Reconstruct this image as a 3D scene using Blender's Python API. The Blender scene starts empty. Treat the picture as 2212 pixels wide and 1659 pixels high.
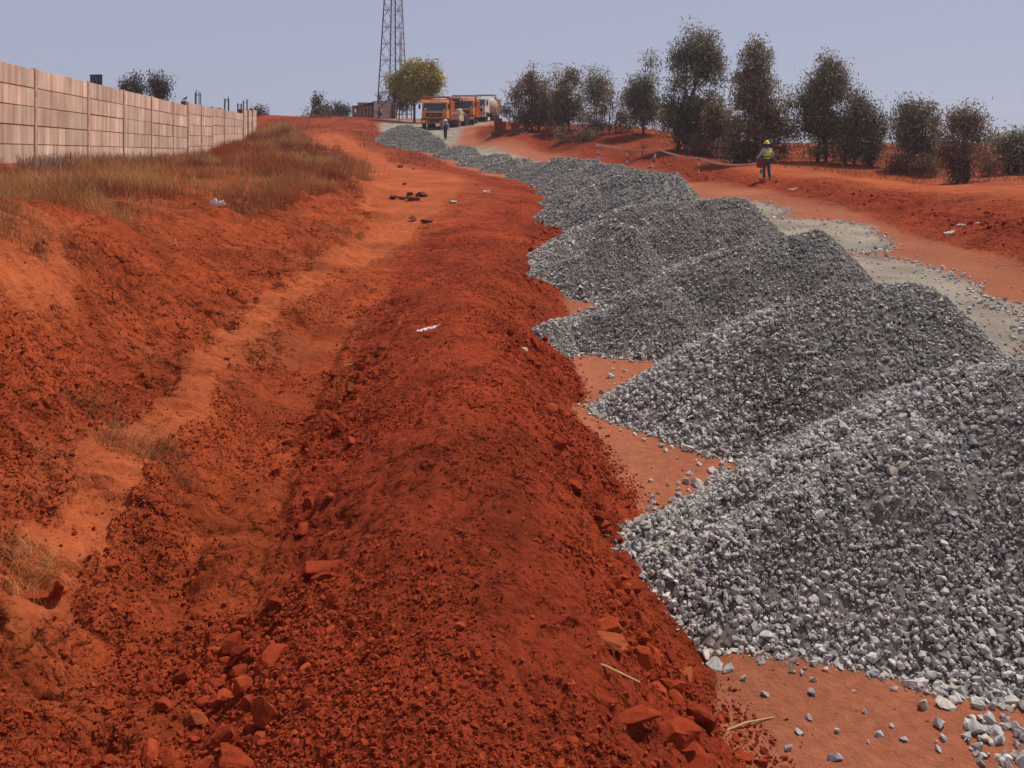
import bpy, bmesh, math, random
import numpy as np
from mathutils import Vector, Matrix
RNG = np.random.default_rng(7); random.seed(7)
R = math.radians
scene = bpy.context.scene
COL = scene.collection
# ------------------------------------------------------------------ camera, light, exposure
F = 1850.0; CZ = 2.9          # picture measured as 2212 x 1659
cam = bpy.data.cameras.new('camera'); camo = bpy.data.objects.new('camera', cam); COL.objects.link(camo)
cam.sensor_width = 36; cam.lens = F / 2212 * 36; cam.shift_y = -529.5 / 2212; cam.clip_start = .05; cam.clip_end = 6000
camo.location = (0, 0, CZ); camo.rotation_euler = (R(90), 0, 0)
scene.camera = camo
SUN_EL, SUN_AZ = R(60), R(52)                                # azimuth to the right of the viewing direction (+y)
w = bpy.data.worlds.new('World'); scene.world = w; w.use_nodes = True
nt = w.node_tree; bg = nt.nodes['Background']
sky = nt.nodes.new('ShaderNodeTexSky'); sky.sky_type = 'NISHITA'; sky.sun_disc = False
sky.sun_elevation = SUN_EL; sky.sun_rotation = SUN_AZ
sky.air_density = 1.0; sky.dust_density = .6; sky.ozone_density = 1.5; sky.altitude = 1200
hsv = nt.nodes.new('ShaderNodeHueSaturation'); hsv.inputs['Saturation'].default_value = .75
tint = nt.nodes.new('ShaderNodeMix'); tint.data_type = 'RGBA'; tint.blend_type = 'MULTIPLY'; tint.inputs[0].default_value = 1
tint.inputs[7].default_value = (1.93, 2.02, 2.62, 1)
gam = nt.nodes.new('ShaderNodeGamma'); gam.inputs[1].default_value = .18
nt.links.new(sky.outputs[0], hsv.inputs['Color']); nt.links.new(hsv.outputs[0], gam.inputs[0])
nt.links.new(gam.outputs[0], tint.inputs[6]); nt.links.new(tint.outputs[2], bg.inputs[0])
bg.inputs[1].default_value = .15
sl = bpy.data.lights.new('sun', 'SUN'); sl.energy = 4.2; sl.angle = R(.5); sl.color = (1, .95, .88)
so = bpy.data.objects.new('sun', sl); COL.objects.link(so)
sd = Vector((math.sin(SUN_AZ) * math.cos(SUN_EL), math.cos(SUN_AZ) * math.cos(SUN_EL), math.sin(SUN_EL)))
so.rotation_euler = sd.to_track_quat('Z', 'Y').to_euler(); so.location = sd * 50
scene.view_settings.view_transform = 'Standard'; scene.view_settings.look = 'None'
scene.view_settings.exposure = 0; scene.view_settings.gamma = 1

# ------------------------------------------------------------------ object helpers
def tag(o, label=None, cat=None, group=None, kind=None):
    if label: o['label'] = label
    if cat: o['category'] = cat
    if group: o['group'] = group
    if kind: o['kind'] = kind
    return o
def empty(name, loc, rz=0, label=None, cat=None, group=None):
    o = bpy.data.objects.new(name, None); COL.objects.link(o); o.location = loc; o.rotation_euler = (0, 0, rz)
    return tag(o, label, cat, group)
def mesh_np(name, V, Fc, mats, parent=None, attrs=None, smooth=False, matidx=None, loc=None):
    """V (n,3), Fc (m,k) -> one mesh object; attrs: name -> (n,) or (n,3) point data"""
    V = np.asarray(V, np.float32); Fc = np.asarray(Fc, np.int32)
    me = bpy.data.meshes.new(name); m, k = Fc.shape
    me.vertices.add(len(V)); me.loops.add(m * k); me.polygons.add(m)
    if loc is not None: V = V - np.array(loc, np.float32)
    me.vertices.foreach_set('co', V.ravel()); me.loops.foreach_set('vertex_index', Fc.ravel())
    me.polygons.foreach_set('loop_start', np.arange(0, m * k, k, dtype=np.int32))
    me.polygons.foreach_set('use_smooth', np.full(m, smooth, bool))
    for x in (mats if isinstance(mats, (list, tuple)) else [mats]): me.materials.append(x)
    if matidx is not None: me.polygons.foreach_set('material_index', np.asarray(matidx, np.int32))
    for an, a in (attrs or {}).items():
        a = np.asarray(a, np.float32)
        if a.ndim == 1:
            at = me.attributes.new(an, 'FLOAT', 'POINT'); at.data.foreach_set('value', a)
        else:
            at = me.attributes.new(an, 'FLOAT_COLOR', 'POINT')
            at.data.foreach_set('color', np.concatenate([a, np.ones((len(a), 1), np.float32)], 1).ravel())
    me.update(calc_edges=True); me.validate()
    o = bpy.data.objects.new(name, me); COL.objects.link(o)
    if parent is not None: o.parent = parent
    if loc is not None: o.location = loc
    return o
class MB:
    def __init__(s): s.v = []; s.f = []
    def add(s, v, f):
        n = len(s.v); s.v += [tuple(p) for p in v]; s.f += [tuple(i + n for i in q) for q in f]; return s
    def box(s, c, d, rot=None, taper=None):
        v = []
        for z in (-.5, .5):
            for x, y in ((-.5, -.5), (.5, -.5), (.5, .5), (-.5, .5)):
                k = taper if (taper and z > 0) else 1
                p = Vector((x * d[0] * k, y * d[1] * k, z * d[2]))
                if rot: p = rot @ p
                v.append(p + Vector(c))
        return s.add(v, [(3, 2, 1, 0), (4, 5, 6, 7), (0, 1, 5, 4), (1, 2, 6, 5), (2, 3, 7, 6), (3, 0, 4, 7)])
    def tube(s, pts, rad, n=8, caps=True):
        pts = [Vector(p) for p in pts]; rad = rad if isinstance(rad, (list, tuple)) else [rad] * len(pts)
        v = []; ref = None
        for i, p in enumerate(pts):
            t = (pts[min(i + 1, len(pts) - 1)] - pts[max(i - 1, 0)]).normalized()
            a = Vector((0, 0, 1)) if abs(t.z) < .9 else Vector((1, 0, 0))
            if ref is not None: a = ref
            u = (a - t * a.dot(t)).normalized(); b = t.cross(u); ref = u
            for k in range(n):
                q = 2 * math.pi * k / n
                v.append(p + (u * math.cos(q) + b * math.sin(q)) * rad[i])
        f = []
        for i in range(len(pts) - 1):
            for k in range(n):
                f.append((i * n + k, i * n + (k + 1) % n, (i + 1) * n + (k + 1) % n, (i + 1) * n + k))
        if caps:
            f.append(tuple(range(n - 1, -1, -1))); f.append(tuple((len(pts) - 1) * n + k for k in range(n)))
        return s.add(v, f)
    def prism(s, outline, a, b, axis='x'):
        """outline: list of (p,q) in the plane across axis, extruded from a to b"""
        n = len(outline); v = []
        for t in (a, b):
            for p, q in outline:
                v.append({'x': (t, p, q), 'y': (p, t, q), 'z': (p, q, t)}[axis])
        f = [tuple(range(n - 1, -1, -1)), tuple(range(n, 2 * n))]
        for i in range(n): f.append((i, (i + 1) % n, n + (i + 1) % n, n + i))
        return s.add(v, f)
    def build(s, name, mat, parent=None, bevel=0, smooth=False, loc=None):
        me = bpy.data.meshes.new(name); me.from_pydata([tuple(p) for p in s.v], [], s.f)
        bm = bmesh.new(); bm.from_mesh(me); bmesh.ops.recalc_face_normals(bm, faces=bm.faces)
        if bevel:
            bmesh.ops.bevel(bm, geom=list(bm.edges), offset=bevel, segments=2, affect='EDGES', profile=.6, clamp_overlap=True)
        for fc in bm.faces: fc.smooth = smooth
        bm.to_mesh(me); bm.free(); me.materials.append(mat)
        o = bpy.data.objects.new(name, me); COL.objects.link(o); o.parent = parent
        if loc is not None: o.location = loc
        return o

# ------------------------------------------------------------------ materials
def mat_new(name):
    m = bpy.data.materials.new(name); m.use_nodes = True
    return m, m.node_tree, m.node_tree.nodes['Principled BSDF']
def plain(name, col, rough=.6, metal=0, var=.12, scale=6, bump=0, bscale=40, dirt=None, dirt_amt=.5, spec=.5):
    m, t, p = mat_new(name)
    no = t.nodes.new('ShaderNodeTexNoise'); no.inputs['Scale'].default_value = scale; no.inputs['Detail'].default_value = 6
    tc = t.nodes.new('ShaderNodeTexCoord'); t.links.new(tc.outputs['Object'], no.inputs['Vector'])
    mx = t.nodes.new('ShaderNodeMix'); mx.data_type = 'RGBA'
    mr = t.nodes.new('ShaderNodeMapRange'); mr.inputs[1].default_value = .35; mr.inputs[2].default_value = .65
    t.links.new(no.outputs[0], mr.inputs[0])
    c = np.array(col)
    mx.inputs[6].default_value = (*(c * (1 - var)), 1)
    mx.inputs[7].default_value = (*(np.minimum(c * (1 + var), 1) if dirt is None else (c * (1 - dirt_amt) + np.array(dirt) * dirt_amt)), 1)
    t.links.new(mr.outputs[0], mx.inputs[0]); t.links.new(mx.outputs[2], p.inputs['Base Color'])
    p.inputs['Roughness'].default_value = rough; p.inputs['Metallic'].default_value = metal
    p.inputs['Specular IOR Level'].default_value = spec
    if bump:
        b = t.nodes.new('ShaderNodeBump'); b.inputs['Strength'].default_value = bump; b.inputs['Distance'].default_value = .01
        n2 = t.nodes.new('ShaderNodeTexNoise'); n2.inputs['Scale'].default_value = bscale; n2.inputs['Detail'].default_value = 5
        t.links.new(tc.outputs['Object'], n2.inputs['Vector']); t.links.new(n2.outputs[0], b.inputs['Height'])
        t.links.new(b.outputs[0], p.inputs['Normal'])
    return m
def attr_mat(name, attr='tone', rough=.9, bump=.4, bscale=60, bdist=.01, noise_amt=.25, nscale=25, transl=0):
    """base colour comes from the mesh's own colour attribute, broken up with noise"""
    m, t, p = mat_new(name)
    a = t.nodes.new('ShaderNodeAttribute'); a.attribute_name = attr
    tc = t.nodes.new('ShaderNodeTexCoord')
    no = t.nodes.new('ShaderNodeTexNoise'); no.inputs['Scale'].default_value = nscale; no.inputs['Detail'].default_value = 6
    t.links.new(tc.outputs['Object'], no.inputs['Vector'])
    mr = t.nodes.new('ShaderNodeMapRange'); mr.inputs[1].default_value = .3; mr.inputs[2].default_value = .7
    mr.inputs[3].default_value = 1 - noise_amt; mr.inputs[4].default_value = 1 + noise_amt
    t.links.new(no.outputs[0], mr.inputs[0])
    mx = t.nodes.new('ShaderNodeMix'); mx.data_type = 'RGBA'; mx.blend_type = 'MULTIPLY'; mx.inputs[0].default_value = 1
    t.links.new(a.outputs['Color'], mx.inputs[6]); t.links.new(mr.outputs[0], mx.inputs[7])
    t.links.new(mx.outputs[2], p.inputs['Base Color'])
    p.inputs['Roughness'].default_value = rough; p.inputs['Specular IOR Level'].default_value = .25
    if bump:
        b = t.nodes.new('ShaderNodeBump'); b.inputs['Strength'].default_value = bump; b.inputs['Distance'].default_value = bdist
        n2 = t.nodes.new('ShaderNodeTexNoise'); n2.inputs['Scale'].default_value = bscale; n2.inputs['Detail'].default_value = 6
        n2.inputs['Roughness'].default_value = .65
        t.links.new(tc.outputs['Object'], n2.inputs['Vector']); t.links.new(n2.outputs[0], b.inputs['Height'])
        t.links.new(b.outputs[0], p.inputs['Normal'])
    if transl:
        tr = t.nodes.new('ShaderNodeBsdfTranslucent'); ms = t.nodes.new('ShaderNodeMixShader'); ms.inputs[0].default_value = transl
        t.links.new(mx.outputs[2], tr.inputs[0]); t.links.new(p.outputs[0], ms.inputs[1]); t.links.new(tr.outputs[0], ms.inputs[2])
        t.links.new(ms.outputs[0], t.nodes['Material Output'].inputs[0])
    return m
M_CLAY = attr_mat('clay', rough=.95, bump=.8, bscale=38, bdist=.035, noise_amt=.16, nscale=14)
def crumbly(m):
    t = m.node_tree; p = t.nodes['Principled BSDF']; prev = p.inputs['Normal'].links[0].from_socket
    tc = t.nodes.new('ShaderNodeTexCoord'); a = t.nodes.new('ShaderNodeAttribute'); a.attribute_name = 'relief'
    wn = t.nodes.new('ShaderNodeTexNoise'); wn.inputs['Scale'].default_value = 9; wn.inputs['Detail'].default_value = 4
    va = t.nodes.new('ShaderNodeVectorMath'); va.operation = 'MULTIPLY_ADD'; va.inputs[1].default_value = (.10, .10, .10)
    t.links.new(tc.outputs['Object'], wn.inputs['Vector']); t.links.new(wn.outputs['Color'], va.inputs[0]); t.links.new(tc.outputs['Object'], va.inputs[2])
    for sc, ds in ((34, .035), (13, .075), (5.5, .13)):
        v = t.nodes.new('ShaderNodeTexVoronoi'); v.inputs['Scale'].default_value = sc; v.inputs['Randomness'].default_value = 1; t.links.new(va.outputs[0], v.inputs['Vector'])
        n_ = t.nodes.new('ShaderNodeTexNoise'); n_.inputs['Scale'].default_value = sc * .3; n_.inputs['Detail'].default_value = 3; t.links.new(tc.outputs['Object'], n_.inputs['Vector'])
        mr = t.nodes.new('ShaderNodeMapRange'); mr.inputs[1].default_value = .42; mr.inputs[2].default_value = .62; t.links.new(n_.outputs[0], mr.inputs[0])
        st = t.nodes.new('ShaderNodeMath'); st.operation = 'MULTIPLY'; t.links.new(a.outputs['Fac'], st.inputs[0]); t.links.new(mr.outputs[0], st.inputs[1])
        b = t.nodes.new('ShaderNodeBump'); b.invert = True; b.inputs['Distance'].default_value = ds; t.links.new(st.outputs[0], b.inputs['Strength'])
        t.links.new(v.outputs['Distance'], b.inputs['Height']); t.links.new(prev, b.inputs['Normal']); prev = b.outputs[0]
    t.links.new(prev, p.inputs['Normal'])
crumbly(M_CLAY); M_CLAY.node_tree.nodes['Principled BSDF'].inputs['Specular IOR Level'].default_value = .05
M_CLOD = attr_mat('clay_clod', rough=.95, bump=.5, bscale=60, bdist=.012, noise_amt=.15, nscale=30)
M_CLOD.node_tree.nodes['Principled BSDF'].inputs['Specular IOR Level'].default_value = .05
M_STONE = attr_mat('crushed_stone', rough=.8, bump=.5, bscale=70, bdist=.006, noise_amt=.3, nscale=45)
M_BLADE = attr_mat('dry_blades', rough=.8, bump=0, noise_amt=.1, nscale=3, transl=.25)
M_LEAF = attr_mat('leaves', rough=.55, bump=0, noise_amt=.25, nscale=1.5, transl=.25)
M_BARK = plain('bark', (.13, .085, .06), .9, bump=.6, bscale=25, var=.3)
CL_DARK = np.array((.252, .0365, .0130)); CL_MID = np.array((.288, .052, .0165)); CL_PALE = np.array((.43, .100, .034)); CL_ROAD = np.array((.355, .118, .060))

# ------------------------------------------------------------------ noise
def _h(ix, iy, seed):
    n = (ix * 374761393 + iy * 668265263 + seed * 1274126177) & 0xffffffff
    n = ((n ^ (n >> 13)) * 1274126177) & 0xffffffff
    return ((n ^ (n >> 16)) & 0xffff) / 65535.0
def vnoise(x, y, seed=0):
    ix = np.floor(x).astype(np.int64); iy = np.floor(y).astype(np.int64); fx = x - ix; fy = y - iy
    fx = fx * fx * (3 - 2 * fx); fy = fy * fy * (3 - 2 * fy)
    a = _h(ix, iy, seed); b = _h(ix + 1, iy, seed); c = _h(ix, iy + 1, seed); d = _h(ix + 1, iy + 1, seed)
    return (a + (b - a) * fx) * (1 - fy) + (c + (d - c) * fx) * fy - .5
def fbm(x, y, scale, octv=4, seed=0, gain=.5):
    s = 0; a = 1; f = 1 / scale
    for o in range(octv):
        ca, sa = math.cos(o * 1.1), math.sin(o * 1.1)
        s = s + a * vnoise((x * ca - y * sa) * f + 17.3 * o, (x * sa + y * ca) * f + 5.1 * o, seed + o * 13); a *= gain; f *= 2.03
    return s

# ------------------------------------------------------------------ terrain: the lie of the land
ZRY = [-40, 0, 8, 12, 16, 20, 26, 32, 38, 45, 50, 55, 60, 65, 72, 80, 86, 95, 105, 115, 130, 200]
ZRZ = [0, 0, .02, .12, .3, .45, .62, .75, .85, .95, 1.15, 1.45, 1.85, 2.3, 2.9, 3.45, 3.92, 4.6, 5.15, 5.4, 5.3, 4.5]
def zr(y): return np.interp(y, ZRY, ZRZ)
def ray(px, py):
    return np.array([(px - 1106.) / F, 1., -(py - 300.) / F])
YS = np.geomspace(.8, 300, 5000)
def G(px, py, h):
    d = ray(px, py); k = np.argmax(CZ + d[2] * YS <= zr(YS) + h); y = YS[k]
    return (d[0] * y, y, h)
def atY(px, py, y):
    d = ray(px, py); return np.array((d[0] * y, y, CZ + d[2] * y))
FE = {
'roadL': [(1640,1659,0),(1560,1560,0),(1490,1420,0),(1400,1120,0),(1290,975,0),(1250,870,0),(1220,760,0),(1215,690,0),(1235,600,0),(1250,490,0),(1235,430,0),(1190,405,0),(1100,388,0),(980,358,0),(870,322,0),(822,278,0)],
'wrR': [(1300,1659,.82),(1280,1400,.82),(1200,1180,.82),(1130,950,.82),(1080,820,.85),(1080,700,.75),(1070,600,.6),(1100,520,.5),(1150,460,.4),(1120,420,.4),(1040,395,.4),(960,372,.4),(860,335,.4),(800,285,.4)],
'wrL': [(640,1659,.72),(640,1400,.73),(720,1200,.73),(790,1000,.72),(830,850,.68),(860,720,.6),(880,640,.52),(910,570,.45)],
'toe': [(400,1659,.52),(500,1400,.52),(600,1200,.5),(670,1000,.48),(720,870,.46),(780,750,.43),(815,680,.4),(850,620,.33)],
'trench': [(300,1659,.5),(420,1400,.49),(500,1200,.47),(570,1000,.45),(630,860,.43),(700,740,.4),(750,670,.38)],
'benchfoot': [(200,1450,.52),(330,1230,.5),(420,1050,.48),(500,930,.45),(585,810,.43),(680,700,.4)],
'bench': [(60,1500,.7),(200,1300,.7),(330,1100,.7),(420,960,.68),(500,850,.62),(600,730,.55),(700,640,.5)],
'path': [(130,1190,.75),(260,980,.75),(380,860,.7),(480,760,.65),(620,660,.6),(740,580,.5),(840,520,.45),(860,450,.4),(790,390,.35),(720,340,.35),(690,310,.35)],
'foot': [(0,1240,.9),(60,1050,.9),(180,880,.85),(300,780,.8),(420,700,.75),(560,620,.65),(700,540,.55),(790,490,.5),(775,440,.45),(740,380,.45),(680,330,.45)],
'top': [(0,620,1.75),(80,590,1.75),(160,560,1.7),(250,470,1.55),(330,460,1.4),(480,455,1.2),(620,440,1.),(720,420,.8),(770,390,.7)],
'bermfoot': [(2212,575,0),(1950,500,0),(1750,430,0),(1600,405,0),(1480,385,0),(1330,350,0),(1180,322,0),(1040,302,0)],
'bermtop': [(2212,450,.6),(2000,410,.55),(1800,385,.5),(1600,372,.4),(1480,362,.4),(1380,350,.4),(1260,320,.5),(1150,300,.6),(1040,285,.5)]}
W = {k: np.array([G(*p) for p in v]) for k, v in FE.items()}
pts = [tuple(p) for k in W for p in W[k]]
for yy in (-4., 0.):                                         # the cutting carries on behind the camera
    for x, h in ((-14, 2.1), (-8, 1.95), (-4.6, 1.8), (-4.1, 1.75), (-2.7, .9), (-2.2, .7), (-1.9, .52), (-1.35, .52), (-.8, .72), (.3, .82), (1.2, 0), (5, 0), (10.8, 0), (13, .6), (17, .5), (30, .5)):
        pts.append((x, yy, h))
for y in (6., 12.):
    for x, h in ((10.8, 0), (13.3, .6), (17, .5), (28, .45)): pts.append((x, y, h))
for x, y in ((3,4),(6,4),(3,10),(6,10),(9,10),(5,18),(8,25),(6,35),(6,45),(2,55),(-3,62),(-6,75),(-9,86),(-11,98),(-3,92),(-2,100),(-6,100)): pts.append((x, y, 0.))
for a_ in W['roadL'][:12]:                                    # keep the driven surface level right up to the bank
    for dx in (.22, .7, 1.6): pts.append((a_[0] + dx * (1 + a_[1] / 30), a_[1], 0.))
for a_ in W['bermfoot'][:6]: pts.append((a_[0] - 1.2, a_[1], 0.))
for x, y in ((4.5,6),(7,7),(5,13),(8,14),(4.5,3),(8,3),(8,20),(4.5,28),(8,32)): pts.append((x, y, 0.))
def abs_pt(x, y, z): pts.append((x, y, z - float(zr(y))))
for p in ((-13.2,21.4,2.25),(-14.2,28,2.12),(-16,40.5,1.93),(-16.7,44,2.0),(-20.4,60,2.5),(-26.3,85,3.3),
          (-11.7,21.4,1.95),(-12.6,28,1.85),(-14.3,40.5,1.72),(-18.4,60,2.35),(-18,22,2.3),(-20,40,2.2),(-30,60,2.8),(-38,85,3.8),(-60,60,3),(-60,30,2.4),(-30,22,2.3),(-25,5,2.2),
          (-9,20,1.88),(-8.5,14,1.9),(-9.5,30,1.8),(-11,40,1.75),(-16,56,2.35),(-10,12,2.0),(-9,8,2.0),(-6,5,1.9),(-6,2,1.9),(-7,24,1.6),(-8,33,1.65),
          (-19,70,3.1),(-21.4,80,3.95),(-28,95,5.4),(-25,100,5.5),(-20,100,5.5),(-45,100,5.2),(-16,92,4.75),(-22,115,5.6),(-12,115,5.6),(-40,118,5.3),
          (16,40,1.0),(20,42,1.0),(25,50,1.2),(13,50,1.6),(45,90,2.2),(60,60,1.2),(30,90,2.2),(15,90,3.5),(4,92,4.5),(40,40,.9),(40,20,.7),(60,110,1.8),(20,115,3.2),(5,112,5.0),(30,65,1.7),(18,70,2.5)):
    abs_pt(*p)
TREE_BASE = {'t1':(1152,283,70),'t3':(1222,283,68),'t4':(1290,283,66),'t5':(1390,290,62),'t6':(1480,325,54),'t8':(1630,350,47),'t9':(1775,350,47),'t10':(1835,356,46),'t12':(1985,365,44),'t13':(2077,396,38),'t14':(2190,378,42),'stack':(1085,283,70)}
for k, (a, b, y) in TREE_BASE.items(): abs_pt(*atY(a, b, float(y)))
pts = np.array(pts)
def uv(x, y):
    yc = np.maximum(y, -4); return x / (yc + 8) * 2.2, np.log(yc + 8)
def tps_k(r2): return .5 * r2 * np.log(r2 + 1e-12)
_u, _v = uv(pts[:, 0], pts[:, 1]); n = len(pts)
K = tps_k((_u[:, None] - _u) ** 2 + (_v[:, None] - _v) ** 2) + np.eye(n) * 2e-4
Pm = np.stack([np.ones(n), _u, _v], 1)
A = np.block([[K, Pm], [Pm.T, np.zeros((3, 3))]])
WT = np.linalg.solve(A, np.concatenate([pts[:, 2], np.zeros(3)]))
def sstep(a, b, x):
    t = np.clip((x - a) / (b - a), 0, 1); return t * t * (3 - 2 * t)
def T0(x, y):
    x = np.asarray(x, float); y = np.asarray(y, float); sh = x.shape; x = x.ravel(); y = y.ravel(); out = np.empty_like(x)
    for i in range(0, len(x), 20000):
        xs, ys = x[i:i + 20000], y[i:i + 20000]
        u, v = uv(np.clip(xs, -70, 70), np.minimum(ys, 125))
        k = tps_k((u[:, None] - _u) ** 2 + (v[:, None] - _v) ** 2)
        h = k @ WT[:n] + WT[n] + WT[n + 1] * u + WT[n + 2] * v
        z = zr(ys) + h
        wf = np.maximum(sstep(112, 150, ys), sstep(55, 90, np.abs(xs)))
        far = 2.0 - 12 * sstep(150, 1500, ys) - 3 * sstep(80, 600, np.abs(xs))
        out[i:i + 20000] = z * (1 - wf) + far * wf
    return out.reshape(sh)

# zones in the plan
def inpoly(x, y, poly):
    r = np.zeros(np.shape(x), bool); p = np.asarray(poly)
    for i in range(len(p)):
        x1, y1 = p[i][:2]; x2, y2 = p[i - 1][:2]
        c = ((y1 > y) != (y2 > y)) & (x < (x2 - x1) * (y - y1) / (y2 - y1 + 1e-12) + x1); r ^= c
    return r
def dist_line(x, y, line):
    d = np.full(np.shape(x), 1e9); p = np.asarray(line)[:, :2]
    for a, b in zip(p[:-1], p[1:]):
        ab = b - a; L = ab @ ab
        t = np.clip(((x - a[0]) * ab[0] + (y - a[1]) * ab[1]) / L, 0, 1)
        d = np.minimum(d, np.hypot(x - a[0] - t * ab[0], y - a[1] - t * ab[1]))
    return d
def ext(line, x0=None):                                      # carry an edge on behind the camera
    l = [tuple(p[:2]) for p in line]
    return [(l[0][0], -6.)] + l
roadL = ext(W['roadL']); bermF = ext(W['bermfoot']); bermT = ext(W['bermtop'])
P_ROAD = roadL + [(-14.5, 95), (-15, 108), (2, 108), (1, 98), (-1.5, 90), (-3.6, 80)] + bermF[::-1]
P_WIND = roadL + [(-14.5, 95), (-15.5, 95)] + [tuple(p[:2]) for p in W['wrR'][::-1][:5]] + [(.2, 27), (-1.0, 20), (-1.9, 17)] + [tuple(p[:2]) for p in W['toe'][::-1]] + [(-1.3, -6)]
def pxpoly(L, h):
    if h == 0: return [G(a, b, h)[:2] for a, b in L]
    out = []; yy = np.geomspace(1.5, 120, 700)
    for a, b in L:
        d = ray(a, b); k = np.argmax(CZ + d[2] * yy <= T0(d[0] * yy, yy)); out.append((d[0] * yy[k], yy[k]))
    return out
P_PATH = pxpoly([(0,1330),(60,1180),(150,1060),(240,930),(330,850),(430,760),(540,680),(640,620),(720,560),(790,510),(800,470),(780,440),(790,400),(750,360),(700,335),(655,310),(648,298),(700,290),(750,292),(770,310),(830,345),(900,365),(985,380),(1000,400),(960,430),(930,480),(860,540),(740,590),(650,665),(560,740),(500,810),(440,880),(370,965),(300,1065),(230,1170),(150,1250),(60,1330)], .55)
P_PATH2 = pxpoly([(-80,480),(100,479),(185,477),(170,495),(120,520),(70,548),(165,562),(150,578),(95,592),(60,612),(-80,640)], 1)                       # the bare ledge above the cut
P_PATH3 = pxpoly([(1560,352),(1640,360),(1760,372),(1900,385),(2060,400),(2212,408),(2212,422),(2000,418),(1850,402),(1700,392),(1600,376)], .25)
AGG = [pxpoly(L, 0) for L in (
  [(1600,430),(1612,434),(1650,436),(1700,452),(1690,470),(1650,478),(1610,470),(1560,450),(1560,432)],
  [(1600,480),(1638,473),(1720,474),(1800,478),(1880,492),(1930,528),(1900,543),(1850,545),(1780,544),(1700,530),(1600,520)],
  [(1700,560),(1791,552),(1880,551),(1980,568),(2060,590),(2100,615),(2110,640),(2212,655),(2212,672),(2090,660),(2000,652),(1900,640),(1780,620)],
  [(1850,690),(1950,660),(2060,658),(2212,664),(2212,790),(2100,800),(1900,760)])]
AGG.append([(-5.2,68),(-7,66.5),(-10.5,67),(-13.2,72),(-14,86),(-14.5,98),(-2,99),(-4.5,86),(-4.4,76),(-4.2,71)])
AGG.append([(3.2, 20), (6.2, 20), (6.6, 30), (6.4, 38), (4.5, 48), (0.5, 58), (-3.0, 66), (-5.5, 66), (-2, 56), (2.4, 46), (3.5, 36)])
def wob(x, y, a, s): return x + a * fbm(x, y, s, 3, 91) * 2, y + a * fbm(x, y, s, 3, 55) * 2
def zones(x, y):
    xw, yw = wob(x, y, .12 + .006 * np.clip(y, 0, 100), .5 + .02 * np.clip(y, 0, 100))
    road = inpoly(xw, yw, P_ROAD); wind = inpoly(xw, yw, P_WIND) & ~road
    path = (inpoly(xw, yw, P_PATH) | inpoly(xw, yw, P_PATH2) | inpoly(xw, yw, P_PATH3)) & ~road & ~wind
    agg = np.zeros_like(road)
    for p in AGG: agg |= inpoly(x * .5 + xw * .5, y * .5 + yw * .5, p)
    return road, wind, path, agg & road
berm_mid = [((a[0] + b[0]) / 2, (a[1] + b[1]) / 2) for a, b in zip(bermF, bermT)]
L_wrR, L_wrL, L_toe, L_bench, L_foot, L_top = (ext(W[k]) for k in ('wrR', 'wrL', 'toe', 'bench', 'foot', 'top')); FLAT_T = ext(W['trench'])
MID_R = [((a + np.interp(b, [q[1] for q in L_wrR], [q[0] for q in L_wrR])) / 2, b) for a, b in roadL[:11]]
def rough_amt(x, y):
    road, wind, path, agg = zones(x, y)
    g = np.exp(-(dist_line(x, y, L_toe) / .35) ** 2) + np.exp(-(dist_line(x, y, MID_R) / .45) ** 2) * 1.2
    r = np.where(wind, .5, .45) + g * .6
    r = r + np.exp(-(dist_line(x, y, L_foot) / 1.3) ** 2) * .55 * (~wind); r = r * (1 - .55 * np.exp(-(dist_line(x, y, FLAT_T) / .38) ** 2)); r = np.where(road, .06, r); r = np.where(path, .2, r); r = r + np.exp(-(dist_line(x, y, berm_mid) / 1.4) ** 2) * 1.0
    return r
def detail(x, y, rough, fine=True):
    bank = np.exp(-(np.minimum(dist_line(x, y, L_foot), dist_line(x, y, L_top)) / 1.1) ** 2) * (y > 2)
    big = fbm(x, y, .9, 3, 3) * .09
    d = rough * (big + fbm(x, y, .28, 3, 8) * .09)
    rill = fbm(x * .45 + y * .25, y * 1.6, .5, 4, 21); d = d + bank * (.22 * rill - .5 * np.maximum(0, .08 - np.abs(rill)) + .10 * fbm(x, y, .35, 3, 62))
    # wheel ruts along the trench floor
    tr = dist_line(x, y, L_TR); d = d + ((-.045 * np.exp(-((tr - .2) / .07) ** 2) + .02 * np.exp(-((tr - .32) / .05) ** 2)) * (.7 + 1.2 * fbm(x, y, .6, 2, 92))) * (y < 14)
    if fine:
        b = 1 - 2 * np.abs(fbm(x, y, .085, 2, 31)); d = d + rough * .035 * b * (y < 40)
        d = d + rough * .02 * fbm(x, y, .035, 2, 77) * (y < 12)
        d = d - rough * .16 * np.maximum(0, fbm(x, y, .22, 3, 83) - .16) * (y < 30)
    return d
L_TR = ext(W['trench'])
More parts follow.
